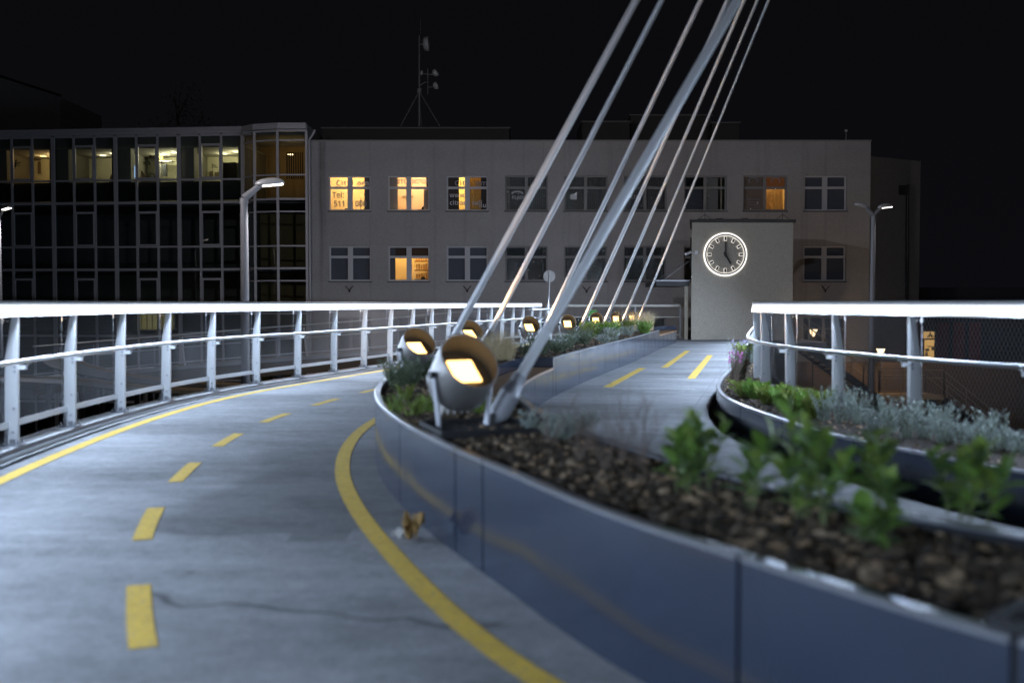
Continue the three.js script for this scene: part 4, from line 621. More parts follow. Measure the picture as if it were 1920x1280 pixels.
// glazed building on the left
{
  const t = thing('glass_building', 'glazed office building with grey mullions and lit top floor at left', 'building');
  const K = 1.109, A = atZ(455, 300, 48.8), B = atZ(0, 300, 49.9), ux = (B.x - A.x), uz = (B.z - A.z), ul = Math.hypot(ux, uz), ex = ux / ul, ez = uz / ul, nx = -ez, nz = ex; // n points to the camera
  const Nz = nz > 0 ? 1 : -1, W = (u, y, w = 0) => V(A.x + ex * u + nx * Nz * w, y, A.z + ez * u + nz * Nz * w), ry = Math.atan2(ez, -ex);
  const mul = std([0.50, 0.48, 0.50], 0.5, 0.1), pane = phys([0.55, 0.6, 0.58], { transmission: 1, roughness: 0.0, thickness: 0, ior: 1.5, bumpMap: rep(glassWave, 0.3, 0.3), bumpScale: 0.002 });
  const hb = (u0, u1, y0, y1, w0, w1) => { const c = W((u0 + u1) / 2, (y0 + y1) / 2, (w0 + w1) / 2), g = new THREE.BoxGeometry(u1 - u0, y1 - y0, w1 - w0); g.rotateY(ry); g.translate(c.x, c.y, c.z); return g; };
  const mod = 2.72 * K, nM = 5, yt = 9.08, st = 2.76 * K, colw = mod / 3, U = nM * mod;
  for (let i = 0; i <= nM * 3; i++) { const u = i * colw, k = i % 3 === 0 ? 0.085 : 0.045; part('mullion', hb(u - k, u + k, -5.5, yt, -0.05, 0.06), mul, t); }
  for (let s = 0; s < 5; s++) { const y1 = yt - s * st, y0 = y1 - st; for (const [y, k] of [[y1, 0.055], [y0 + 0.94 * K, 0.04]]) for (let i = 0; i < nM * 3; i++) { const a = i % 3 === 0 ? 0.087 : 0.047, b = i % 3 === 2 ? 0.087 : 0.047; part('transom', hb(i * colw + a, (i + 1) * colw - b, y - k, y + k, -0.045, 0.05), mul, t); }
    if (s < 3) for (let m = 0; m < nM; m++) { const u0 = m * mod + colw + 0.047, u1 = m * mod + 2 * colw - 0.047, ya = y0 + 0.99 * K, yb = y0 + 2.36 * K; part('casement', merge([hb(u0, u1, yb - 0.05, yb + 0.05, -0.03, 0.075), hb(u0, u0 + 0.05, ya, yb - 0.05, -0.03, 0.075), hb(u1 - 0.05, u1, ya, yb - 0.05, -0.03, 0.075), hb(u0 + 0.05, u1 - 0.05, ya, ya + 0.06, -0.03, 0.075)]), mul, t); }
    for (let i = 0; i < nM * 3; i++) for (const [a, b] of [[y0 + 0.055, y0 + 0.9 * K], [y0 + 0.98 * K, y1 - 0.055]]) { const c = W((i + 0.5) * colw, (a + b) / 2, 0), g = new THREE.PlaneGeometry(colw - 0.06, b - a); g.rotateY(ry); g.translate(c.x, c.y, c.z); part('pane', g, pane, t); } }
  part('fascia', merge([hb(-0.05, U, yt + 0.06, yt + 0.2, -0.3, 0.10), hb(-0.05, U, yt + 0.203, yt + 0.34, -0.3, 0.18)]), mul, t);
  part('roof', hb(0, U, yt + 0.05, yt + 0.15, -9, -0.31), M.black, t);
  const spandrel = std([0.035, 0.037, 0.04], 0.4), slab = std([0.14, 0.14, 0.15], 0.9), inner = std([0.55, 0.53, 0.40], 0.9), dim = std([0.16, 0.155, 0.13], 0.9);
  for (let s = 0; s < 5; s++) part('floor_slab', hb(0, U, yt - (s + 1) * st - 0.12, yt - (s + 1) * st + 0.10, -5, -0.25), slab, t);
  part('back_wall', hb(0, U, -5.5, yt - st, -5.1, -4.9), M.roomDark, t);
  part('spandrel_panel', hb(0, U, yt - st + 0.12, yt - st + 0.98, -0.24, -0.18), spandrel, t);
  // top floor rooms
  const y0 = yt - st, ceil = y0 + 2.28 * K; part('ceiling', hb(0, U, ceil, ceil + 0.08, -4.8, -0.2), std([0.35, 0.34, 0.3], 0.9), t); part('ceiling_edge', hb(0, U, ceil + 0.081, yt + 0.04, -0.3, -0.2), M.roomDark, t);
  const roomSpec = [[0, [1, 0.86, 0.5], 6.5], [1, [1, 0.88, 0.55], 9], [2, [1, 0.83, 0.5], 2.2], [3, [1, 0.62, 0.26], 3.4], [4, [1, 0.7, 0.3], 2]];
  roomSpec.forEach(([m, col, k], i) => { const u0 = m * mod;
    part('partition', hb(u0 - 0.04, u0 + 0.04, y0, ceil, -4.8, -0.25), dim, t); part('room_wall', hb(u0 + 0.05, u0 + mod - 0.05, y0 + 0.1, ceil, -3.4, -3.3), inner, t);
    part('column', hb(u0 + mod - 0.62, u0 + mod - 0.05, y0 + 0.1, ceil, -0.55, -0.22), M.roomDark, t); if (m !== 1) part('column', hb(u0 + 0.05, u0 + 0.3, y0 + 0.1, ceil, -0.4, -0.22), M.roomDark, t);
    for (const [du, dw] of [[0.9, -1.6], [1.7, -2.2]]) { const c = W(u0 + du, ceil - 0.03, dw); part('ceiling_lamp', bar(c, c.clone().add(V(0, 0.025, 0)), 0.15, 0.15, 14), glow(col, 4), t); const l = new THREE.PointLight(new THREE.Color().setRGB(...col), k / 2); l.position.copy(c).add(V(0, -0.12, 0)); l.shadow.radius = 4; t.add(l); } });
  // furniture seen in the lit rooms
  const at2 = (px, py, w) => { const r = ray(px, py), o = W(0, 0, w), tt = ((o.x) * nx + (o.z) * nz) / (r[0] * nx + r[2] * nz); return V(r[0] * tt, EYE + r[1] * tt, r[2] * tt); };
  const bx = (name, x0, x1, ya, yb, w, d, mat, parent) => { const a = at2(x0, ya, w), b = at2(x1, yb, w), g = new THREE.BoxGeometry(a.distanceTo(V(b.x, a.y, b.z)), Math.abs(a.y - b.y), d); g.rotateY(ry); g.translate((a.x + b.x) / 2, (a.y + b.y) / 2, (a.z + b.z) / 2); return part(name, g, mat, parent); };
  const mo = thing('computer_monitor', 'glowing pale blue screen behind the top floor glass', 'monitor'); bx('screen', 228, 256, 311, 333, -0.9, 0.02, glow([0.42, 0.62, 1], 1.1), mo); bx('bezel', 226.5, 257.5, 309.5, 334.5, -0.925, 0.03, M.black, mo); bx('stand', 240, 244, 334, 342, -0.92, 0.03, M.black, mo);
  const arch = thing('arched_partition', 'dark arched partition behind the glowing screen', 'partition'); { const c = at2(240, 345, -2.6), s = new THREE.Shape(); s.absarc(0, 0, 0.95, 0, Math.PI); const g = new THREE.ExtrudeGeometry(s, { depth: 0.06, bevelEnabled: false, curveSegments: 24 }); g.rotateY(ry); g.translate(c.x, c.y, c.z); part('panel', g, std([0.06, 0.04, 0.03], 0.8), arch); }
  const cab = thing('filing_cabinet', 'dark cabinets standing in the lit rightmost top floor room', 'cabinet'); bx('carcass', 418, 447, 306, 345, -1.6, 0.5, M.person, cab); bx('carcass', 346, 366, 290, 345, -1.2, 0.4, M.person, cab);
  const sh = thing('wall_shelf', 'shelf with boxes at the right of the second top floor room', 'shelf'); bx('board', 294, 325, 302, 303.5, -2.6, 0.35, M.frame, sh); bx('box', 296, 304, 290, 301, -2.5, 0.2, std([0.5, 0.4, 0.15], 0.8), sh); bx('box', 306, 312, 308, 330, -2.5, 0.2, M.blind, sh); bx('box', 294, 302, 306, 334, -2.5, 0.2, M.roomDark, sh);
  const wc = thing('office_clock', 'round clock on the wall of the second top floor room', 'clock'); { const c = at2(239.5, 291, -3.2); const g = new THREE.CylinderGeometry(0.13, 0.13, 0.03, 24); g.rotateX(Math.PI / 2); g.rotateY(ry); g.translate(c.x, c.y, c.z); part('face', g, M.letterPale, wc); const g2 = new THREE.TorusGeometry(0.13, 0.015, 6, 24); g2.rotateY(ry); g2.translate(c.x, c.y, c.z + 0.02); part('rim', g2, M.person, wc); }
  for (const [i, x0, x1, ya, yb] of [[0, 55, 76, 284, 301], [1, 55, 63, 305, 322], [2, 70, 76, 303, 325], [3, 380, 388, 322, 331], [4, 392, 399, 321, 331], [5, 402, 411, 323, 331]]) { const o = thing('wall_poster', ['dark poster, largest, on the wall of the leftmost lit room', 'small poster under the large one in the leftmost lit room', 'narrow poster at the right in the leftmost lit room', 'left of three small pictures in the rightmost lit room', 'middle of three small pictures in the rightmost lit room', 'right of three small pictures in the rightmost lit room'][i], 'poster', 'posters in the top floor rooms'); bx('sheet', x0, x1, ya, yb, -3.25, 0.02, std([0.12, 0.09, 0.06], 0.8), o); }
  const pl = (px, py, n, seed, label) => { const o = thing('potted_plant', label, 'plant', 'dark pot plants in the offices'), r = rng(seed), c = at2(px, py, -0.8), gs = [bar(V(c.x, y0 + 0.1, c.z), c.clone(), 0.012, 0.008, 5)], lv = []; for (let i = 0; i < n; i++) { const a = r() * 6.28, e = (r() - 0.3) * 1.2, l = 0.10 + r() * 0.10, g = new THREE.SphereGeometry(1, 8, 5); g.scale(l, 0.012, l * 0.38); g.translate(l * 1.05, 0, 0); g.rotateZ(e); g.rotateY(a); g.translate(c.x + (r() - 0.5) * 0.25, c.y + (r() - 0.5) * 0.5, c.z + (r() - 0.5) * 0.2); lv.push(g); } part('stem', merge(gs), M.person, o); lv.forEach(g => part('leaf', g, std([0.01, 0.015, 0.008], 0.7), o)); };
  pl(279, 302, 9, 41, 'dark leafy pot plant in the second top floor room'); pl(284, 328, 8, 42, 'low dark pot plant under the leafy one in the second top floor room'); pl(398, 305, 3, 43, 'sparse pot plant in the rightmost lit room'); pl(107, 303, 8, 44, 'dark pot plant in the dim third top floor room'); pl(25, 312, 12, 45, 'bushy dark plant in the leftmost lit room');
  // corner bay
  const bay = [[456, 48.8], [478, 48.1], [521, 47.75], [575, 47.75]].map(([x, z]) => { const p = atZ(x, 400, z); return V(p.x, 0, p.z); }), ys = [8.33, 7.95, 6.57, 5.6, 5.1, 3.72, 2.82, 2.32, 1.0, 0.05, -2.7, -4.8].map(y => 1.42 + (y - 1.42) * K);
  bay.forEach((p, i) => part('mullion', box(0.11, yt + 5.5, 0.11, p.x, (yt - 5.5) / 2, p.z), mul, t));
  for (let i = 0; i < 3; i++) { const a = bay[i], b = bay[i + 1]; ys.forEach((y, k) => part('transom', beam(V(a.x, y, a.z), V(b.x, y, b.z), 0.085, k % 3 === 0 ? 0.09 : 0.065), mul, t)); for (let k = 0; k < ys.length - 1; k++) { const l = Math.hypot(b.x - a.x, b.z - a.z), g = new THREE.PlaneGeometry(l - 0.1, ys[k] - ys[k + 1] - 0.07); g.rotateY(Math.atan2(-(b.z - a.z), b.x - a.x)); g.translate((a.x + b.x) / 2, (ys[k] + ys[k + 1]) / 2, (a.z + b.z) / 2); part('pane', g, pane, t); } part('fascia', beam(V(a.x, yt + 0.2, a.z + 0.05), V(b.x, yt + 0.2, b.z + 0.05), 0.2, 0.26), mul, t); }
  part('bay_side', box2(bay[3].x - 0.04, bay[3].x + 0.03, -5.5, yt + 0.3, bay[3].z - 0.06, -52), M.roomDark, t);
  part('bay_floor', merge([yt - st, yt - 2 * st, yt - 3 * st].map(y => box2(bay[0].x + 0.1, bay[3].x - 0.05, y - 0.1, y + 0.1, -48.3, -52))), slab, t); part('bay_wall', box2(bay[0].x, bay[3].x, -5.5, yt, -51.9, -52.1), std([0.35, 0.26, 0.13], 0.9), t); part('bay_ceiling', box2(bay[0].x + 0.1, bay[3].x, yt - 0.12, yt + 0.05, -48.2, -51.8), M.roomDark, t); part('bay_wall', box2(bay[0].x - 0.05, bay[0].x + 0.05, -5.5, yt, -49.2, -51.8), M.roomDark, t);
  { const c = V((bay[1].x + bay[3].x) / 2, 8.35, -50.2); part('ceiling_lamp', bar(c, c.clone().add(V(0, 0.03, 0)), 0.15, 0.15, 12), M.lamp, t); const l = new THREE.PointLight(new THREE.Color().setRGB(1, 0.6, 0.22), 1.6); l.position.copy(c).add(V(0, -0.12, 0)); t.add(l); const bl = []; for (let i = 0; i < 8; i++) bl.push(box(0.05, 1.2, 0.01, bay[2].x + 0.3 + i * 0.1, 7.6, -48.3)); part('vertical_blind', merge(bl), M.person, t).userData.kind = 'stuff'; }
  // downpipe at the joint with the office block
  const d = thing('downpipe', 'thin drainpipe where the glazed building meets the office block', 'pipe'); const dp = (x, y, z) => atZ(x, y, z); part('pipe', merge([bar(dp(590, 243, 47.8), dp(586, 252, 47.8), 0.05, 0.05, 8), bar(dp(586, 252, 47.8), dp(579, 262, 47.7), 0.05, 0.05, 8), bar(dp(579, 262, 47.7), dp(579, 272, 47.7), 0.05, 0.05, 8), bar(dp(579, 272, 47.7), V(dp(579, 272, 47.7).x, -5.5, -47.7), 0.05, 0.05, 8)]), mul, d);
  // lit lower window with bars
  const lw = thing('lit_window', 'yellow lit barred window low in the glazed building behind the left railing', 'window'), q0 = at2(252, 588, -0.3), q1 = at2(322, 618, -0.3); { const l = Math.hypot(q1.x - q0.x, q1.z - q0.z), g = new THREE.BoxGeometry(l, q0.y - q1.y, 0.03); g.rotateY(ry); g.translate((q0.x + q1.x) / 2, (q0.y + q1.y) / 2, (q0.z + q1.z) / 2 - 0.3); part('lit_window_pane', g, glow([0.30, 0.25, 0.09], 0.75), lw); for (let i = 0; i <= 7; i++) { const p = q0.clone().lerp(q1, i / 7); part('bar', box(0.03, q0.y - q1.y, 0.03, p.x, (q0.y + q1.y) / 2, p.z - 0.2), M.black, lw); } }
}
// neighbouring gable far left
{ const t = thing('gabled_house', 'dark house gable rising behind the glazed building at far left', 'house'), a = atZ(-60, 300, 60), s = new THREE.Shape(), p = [[-80, 240], [112, 240], [112, 182], [0, 146], [-80, 170]].map(([x, y]) => atZ(x, y, 60)); s.moveTo(p[0].x, YB); s.lineTo(p[1].x, YB); p.slice(2).forEach(q => s.lineTo(q.x, q.y)); const g = new THREE.ExtrudeGeometry(s, { depth: 6, bevelEnabled: false }); g.translate(0, 0, -66); part('wall', planar(g), std([0.30, 0.29, 0.28], 0.9), t); part('roof_edge', merge([beam(V(p[2].x, p[2].y + 0.1, -60), V(p[3].x, p[3].y + 0.1, -60), 0.2, 0.12), beam(V(p[3].x, p[3].y + 0.1, -60), V(p[4].x, p[4].y + 0.1, -60), 0.2, 0.12)]), M.black, t); }

// ---------- ground, lower ramp, stairs ----------
ground('street', (() => { const g = new THREE.PlaneGeometry(400, 400); g.rotateX(-Math.PI / 2); g.translate(0, -5.5, -60); const p = g.attributes.position, uv = g.attributes.uv; for (let i = 0; i < p.count; i++) uv.setXY(i, p.getX(i), p.getZ(i)); return g; })(), M.asphalt, 'dark asphalt ground far below the bridge');
{
  // ramp running down to the left in front of the glazed building
  const Z = 40, top = [[1034, 579], [857, 585.5], [700, 599], [420, 620.5], [220, 637], [60, 650]].map(([x, y]) => atZ(x, y, Z)), t = thing('access_ramp', 'lower ramp with thin railing sloping down to the left behind the left railing', 'ramp');
  const path = new THREE.CatmullRomCurve3(top.map(p => V(p.x, p.y - 1.2, p.z))).getSpacedPoints(60);
  part('ramp_deck', sweep(path, [[-0.1, -0.1], [2.4, -0.1], [2.4, 0.02], [-0.1, 0.02]]), std([0.30, 0.31, 0.32], 0.6), t); part('ramp_beam', sweep(path, rect(-0.02, 0.5, -0.62, -0.105)), std([0.10, 0.075, 0.05], 0.6), t);
  part('top_rail', sweep(path, round(0.03, 1.2, 0.03, 0.03, 8), true), M.white, t); part('handrail', sweep(path, round(-0.06, 0.72, 0.022, 0.022, 8), true), M.steel, t); part('bottom_rail', sweep(path, rect(0.01, 0.04, 0.14, 0.19)), M.white, t);
  const A = arcs(path), n = Math.floor(A.at(-1) / 1.15); let prev = null; for (let i = 0; i <= n; i++) { const p = posAt(path, i * 1.15, A), x = i % 2 ? 0 : -0.12; part('post', beam(p.clone().add(V(0, 0.02, 0)), p.clone().add(V(x, 1.1, 0)), 0.05, i % 2 ? 0.02 : 0.07), i % 2 ? M.galv : M.white, t); if (prev) part('wire_net', netGeo(prev, p, 0.16, 1.16, 0.09, 0.14, 0.002), M.net, t).userData.kind = 'stuff'; prev = p; }
  for (const x of [-4, -9, -14]) part('pier', bar(V(x, -5.5, -41), V(x, -0.8 + (x + 4) * 0.08, -41), 0.22, 0.22, 16), M.beamGrey, t);
  rebase(t, V(-7, -5.5, -41));
  const brown = std([0.22, 0.15, 0.08], 0.55), b = (list, label) => { const o = thing('ramp_edge', label, 'ramp', 'thin lower ramp edges'); const pp = new THREE.CatmullRomCurve3(list.map(([x, y, z]) => atZ(x, y, z))).getSpacedPoints(40); part('edge_bar', sweep(pp, rect(-0.04, 0.04, -0.1, 0.0)), brown, o); part('slab', sweep(pp, rect(0.05, 1.2, -0.13, -0.09)), M.black, o); for (let i = 0; i <= 40; i += 8) part('pier', bar(V(pp[i].x, -5.5, pp[i].z - 0.6), V(pp[i].x, pp[i].y - 0.1, pp[i].z - 0.6), 0.09, 0.09, 10), M.black, o); };
  b([[0, 700, 34.5], [45, 703, 34], [160, 709, 33.5], [280, 722, 33.5], [480, 731, 34]], 'brown edge of the lowest ramp seen through the left mesh'); b([[140, 668, 38.4], [165, 682, 37.5], [230, 697, 36.5], [300, 708, 36], [420, 716, 35.8], [520, 720, 36]], 'brown curved ramp edge above the lowest one behind the left mesh');
  const al = thing('warning_lamp', 'tiny orange lamp behind the left railing', 'lamp'), ap = atZ(214, 655, 36); part('lamp_bulb', new THREE.SphereGeometry(0.07, 10, 8).translate(ap.x, ap.y, ap.z), glow([1, 0.3, 0.05], 3), al); part('stem', bar(V(ap.x, -5.5, ap.z), V(ap.x, ap.y - 0.08, ap.z), 0.03, 0.03, 8), M.black, al);
}
{ // stairs down from the tower on the right
  const t = thing('staircase', 'open steel staircase with thin railings going down to the right of the tower', 'stairs'), Z = -43.2, W0 = 1.9, tread = std([0.34, 0.25, 0.15], 0.7), steel = std([0.32, 0.26, 0.18], 0.5, 0.3);
  const flight = (xa, ya, xb, yb, n) => { for (let i = 0; i < n; i++) { const x = lerp(xa, xb, (i + 0.5) / n), y = lerp(ya, yb, (i + 1) / n); part('tread', box(Math.abs(xb - xa) / n + 0.04, 0.045, W0 - 0.1, x, y, Z - W0 / 2), tread, t); } for (const z of [Z, Z - W0]) { part('stringer', beam(V(xa, ya - 0.12, z), V(xb, yb - 0.12, z), 0.06, 0.3), M.black, t); for (const h of [1.05, 0.75]) part('handrail', bar(V(xa, ya + h, z), V(xb, yb + h, z), 0.02, 0.02, 6), steel, t); const k = Math.round(Math.abs(xb - xa) / 0.95); for (let i = 0; i <= k; i++) { const x = lerp(xa, xb, i / k), y = lerp(ya, yb, i / k); part('baluster', box(0.035, 1.05, 0.035, x, y + 0.52, z), steel, t); } } };
  part('landing', box2(10.9, 11.6, -0.15, -0.02, -41.3, -45.2), tread, t); flight(11.6, 0, 14.9, -2.35, 14); part('landing', box2(14.9, 17.55, -2.5, -2.36, Z, Z - W0), tread, t);
  for (const z of [Z, Z - W0]) { for (const h of [1.1, 0.78, 0.1]) part('handrail', bar(V(14.9, -2.4 + h, z), V(17.55, -2.4 + h, z), 0.02, 0.02, 6), steel, t); for (let i = 0; i <= 3; i++) part('baluster', box(0.035, 1.1, 0.035, lerp(14.9, 17.55, i / 3), -1.85, z), steel, t); }
  flight(17.55, -2.4, 21.2, -5.3, 16); for (const [x, y] of [[15.1, -2.5], [17.4, -2.5]]) part('pier', box(0.3, y + 5.5, 0.3, x, (y - 5.5) / 2, Z - 0.9), M.black, t);
  for (let i = 0; i < 3; i++) part('baluster', box(0.035, 1.05, 0.035, 10.95 + i * 0.3, 0.5, -41.4), steel, t); for (const h of [1.05, 0.98]) part('handrail', bar(V(10.9, h, -41.4), V(11.7, h, -41.4), 0.02, 0.02, 6), steel, t);
  rebase(t, V(14, -5.5, -44));
  const back = thing('retaining_wall', 'dim brown wall behind the staircase', 'wall'); part('wall_face', box2(X1 - 5, 34, -5.5, -1.2, -47.2, -47.6), std([0.20, 0.145, 0.10], 0.9, 0, { map: rep(plasterMap, 0.4, 0.4) }), back);
  const lantern = (px, py, z, label, k) => { const o = thing('post_lantern', label, 'lamp', 'small lanterns by the stairs'), p = atZ(px, py, z); const g = new THREE.CylinderGeometry(0.19, 0.05, 0.3, 10); g.translate(p.x, p.y, p.z); part('lamp_glass', g, glow([1, 0.74, 0.42], 3), o); part('cap', bar(V(p.x, p.y + 0.155, p.z), V(p.x, p.y + 0.22, p.z), 0.21, 0.06, 10), M.black, o); part('post', bar(V(p.x, -5.5, p.z), V(p.x, p.y - 0.155, p.z), 0.035, 0.035, 8), M.black, o); const l = new THREE.PointLight(new THREE.Color().setRGB(1, 0.62, 0.28), k); l.position.set(p.x, p.y, p.z + 0.3); o.add(l); };
  lantern(1525, 624, 45.7, 'tapered lantern glowing under the upper stair handrail', 3.5); lantern(1652, 660, 46, 'small square lantern glowing right of the lamp post foot', 3.5);
  // shop with red curtains and a lit door
  const sh = thing('shop_front', 'dark shop front with dull red panels and a lit doorway', 'shop'), p = (x, y) => atZ(x, y, 56), a = p(1640, 560), b = p(2150, 560); part('wall', box2(a.x, b.x, -5.5, a.y + 0.6, -56.2, -60), std([0.045, 0.045, 0.06], 0.9), sh);
  for (const x of [1712, 1770, 1800, 1830]) { const c = p(x, 640); part('red_panel', box(0.6, 3.2, 0.05, c.x, c.y - 0.6, -56.1), std([0.16, 0.035, 0.04], 0.8), sh); }
  const sign = p(1743, 628), door = p(1743, 655); part('lit_sign', box(0.56, 0.36, 0.05, sign.x, sign.y, -56.05), glow([0.62, 0.38, 0.14], 0.8), sh); part('rider_emblem', merge([new THREE.TorusGeometry(0.05, 0.02, 6, 12).translate(sign.x - 0.03, sign.y - 0.09, -56.01), new THREE.TorusGeometry(0.05, 0.02, 6, 12).translate(sign.x + 0.17, sign.y - 0.09, -56.01), box(0.2, 0.07, 0.02, sign.x + 0.07, sign.y - 0.02, -56.0), box(0.07, 0.12, 0.02, sign.x + 0.05, sign.y + 0.07, -56.0)]), M.black, sh);
  const st0 = part('lit_window', box(0.5, 1.4, 0.04, door.x + 0.03, door.y - 0.2, -56.06), glow([0.85, 0.5, 0.16], 0.7), sh); part('goods', merge([box(0.2, 0.14, 0.06, door.x - 0.1, door.y - 0.02, -56.0), box(0.14, 0.2, 0.06, door.x + 0.2, door.y + 0.05, -56.0), box(0.24, 0.05, 0.06, door.x + 0.02, door.y + 0.16, -56.0), box(0.12, 0.2, 0.06, door.x - 0.14, door.y - 0.25, -56.0)]), std([0.3, 0.2, 0.1], 0.7), sh);
}

// ---------- plants ----------
const leafMat = (c, t = 0.3) => phys(c, { roughness: 0.75, transmission: t, thickness: 0, side: THREE.DoubleSide });
const G = { fresh: leafMat([0.13, 0.25, 0.025], 0.4), mid: leafMat([0.065, 0.135, 0.02], 0.35), pale: leafMat([0.19, 0.28, 0.04], 0.4), silver: leafMat([0.26, 0.30, 0.27], 0.15), straw: leafMat([0.55, 0.46, 0.29], 0.3), dry: std([0.13, 0.095, 0.075], 0.9), lime: leafMat([0.15, 0.20, 0.025], 0.3), sage: leafMat([0.10, 0.13, 0.075], 0.2), stem: std([0.10, 0.12, 0.04], 0.8), woody: std([0.07, 0.05, 0.035], 0.9), pink: std([0.45, 0.12, 0.36], 0.8), mauve: std([0.26, 0.22, 0.32], 0.8), white: std([0.75, 0.75, 0.74], 0.7) };
function blade(pts, widths, rollA = 0) { // ribbon leaf through 3D points
  const pos = [], idx = []; const up = V(0, 1, 0);
  pts.forEach((p, i) => { const a = pts[Math.max(0, i - 1)], b = pts[Math.min(pts.length - 1, i + 1)], d = b.clone().sub(a).normalize(), s = d.clone().cross(V(Math.cos(rollA), 0.3, Math.sin(rollA))).normalize().multiplyScalar(widths[i]); pos.push(p.x - s.x, p.y - s.y, p.z - s.z, p.x + s.x, p.y + s.y, p.z + s.z); if (i) { const k = i * 2 - 2; idx.push(k, k + 1, k + 2, k + 1, k + 3, k + 2); } });
  const g = new THREE.BufferGeometry(); g.setAttribute('position', new THREE.Float32BufferAttribute(pos, 3)); g.setIndex(idx); g.computeVertexNormals(); return g;
}
const leafGeos = [0.0, 0.35, -0.3].map(curl => { // obovate leaf folded along its midrib, length 1 along +x
  const pos = [], idx = [], n = 7, prof = [0, 0.09, 0.17, 0.23, 0.25, 0.20, 0.10, 0.0];
  for (let i = 0; i <= n; i++) { const u = i / n, y = -curl * u * u * 0.5 + 0.1 * Math.sin(u * 3); for (const s of [-1, 0, 1]) pos.push(u, y + Math.abs(s) * prof[i] * 0.35, s * prof[i]); if (i) for (let k = 0; k < 2; k++) { const c = i * 3 + k, a = c - 3; idx.push(a, a + 1, c, a + 1, c + 1, c); } }
  const g = new THREE.BufferGeometry(); g.setAttribute('position', new THREE.Float32BufferAttribute(pos, 3)); g.setIndex(idx); g.computeVertexNormals(); return g; });
function leafyShrub(x, z, y, h, stems, seed, label, group, mats, leafSize = 0.085, name = 'leafy_shrub') {
  const t = thing(name, label, 'shrub', group), r = rng(seed), st = [], leaves = [];
  for (let s = 0; s < stems; s++) {
    const a = r() * 6.28, lean = 0.10 + r() * 0.28, hh = h * (0.55 + 0.45 * r()), b = V((r() - 0.5) * 0.10, 0, (r() - 0.5) * 0.10), P = (k) => V(b.x + Math.cos(a) * lean * hh * k * k, hh * k, b.z + Math.sin(a) * lean * hh * k * k);
    const one = []; for (let i = 0; i < 6; i++) one.push(bar(P(i / 6), P((i + 1) / 6), 0.0055 * (1 - i / 9), 0.0055 * (1 - (i + 1) / 9), 5)); st.push(merge(one));
    const n = 10 + Math.floor(r() * 5); for (let i = 0; i < n; i++) { const k = 0.28 + 0.72 * Math.pow(i / (n - 1), 0.8), p = P(k), az = i * 2.4 + r(), el = lerp(0.15, 1.0, k * k) + (r() - 0.5) * 0.5; const m = new THREE.Mesh(leafGeos[Math.floor(r() * 3)], mats[Math.floor(r() * mats.length)]); m.name = 'leaf'; m.position.copy(p); m.rotation.set((r() - 0.5) * 0.8, az, el, 'YZX'); const sz = leafSize * (0.6 + 0.55 * r()) * (k > 0.95 ? 0.75 : 1); m.scale.setScalar(sz); leaves.push(m); }
  }
  st.forEach(g => part('stem', g, G.stem, t)); leaves.forEach(l => t.add(l)); t.position.set(x, y, z); return t;
}
function tuft(x, z, y, h, n, spread, w, mat, seed, name, label, cat, group, droop = 0.5) {
  const r = rng(seed), g = []; for (let i = 0; i < n; i++) { const a = r() * 6.28, l = h * (0.55 + 0.5 * r()), o = spread * (0.25 + 0.75 * r()), b = V((r() - 0.5) * 0.5 * spread, 0, (r() - 0.5) * 0.5 * spread), P = (k) => V(b.x + Math.cos(a) * o * Math.pow(k, 1.7), l * (k - droop * k * k * k * 0.5), b.z + Math.sin(a) * o * Math.pow(k, 1.7)); g.push(blade([0, 0.25, 0.5, 0.75, 1].map(P), [0.6 * w, w, w * 0.9, w * 0.6, w * 0.05], a)); }
  const t = thing(name, label, cat, group); part('blades', merge(g), mat, t).userData.kind = 'stuff'; t.position.set(x, y, z); return t;
}
function bushy(x, z, y, h, stems, rad, mat, seed, name, label, cat, group, leaf = [0.022, 0.004], flower) { // upright fine-leaved sprigs
  const r = rng(seed), st = [], lv = [], fl = []; for (let s = 0; s < stems; s++) { const a = r() * 6.28, b = rad * 0.35 * Math.sqrt(r()), o = rad * (0.3 + 0.7 * r()), l = h * (0.5 + 0.5 * r()), P = (k) => V(Math.cos(a) * (b + (o - b) * Math.pow(k, 1.4)), l * k, Math.sin(a) * (b + (o - b) * Math.pow(k, 1.4)));
    st.push(blade([P(0), P(0.5), P(1)], [0.002, 0.0016, 0.001], a)); const n = 14; for (let i = 1; i <= n; i++) { const k = i / n, p = P(k), az = r() * 6.28, L0 = leaf[0] * (0.7 + 0.6 * r()), d = V(Math.cos(az) * 0.8, 0.6 + r() * 0.4, Math.sin(az) * 0.8).multiplyScalar(L0); lv.push(blade([p, p.clone().addScaledVector(d, 0.5), p.clone().add(d)], [leaf[1] * 0.4, leaf[1], leaf[1] * 0.1], az + 1)); }
    if (flower && r() < 0.6) { const p = P(1.02); for (let k = 0; k < 3; k++) fl.push(new THREE.OctahedronGeometry(0.012 + r() * 0.008, 0).translate(p.x + (r() - 0.5) * 0.02, p.y + k * 0.014, p.z + (r() - 0.5) * 0.02)); } }
  const t = thing(name, label, cat, group); part('sprigs', merge(lv), mat, t).userData.kind = 'stuff'; part('stems', merge(st), G.stem, t).userData.kind = 'stuff'; if (fl.length) part('flowers', merge(fl), flower, t).userData.kind = 'stuff'; t.position.set(x, y, z); return t;
}
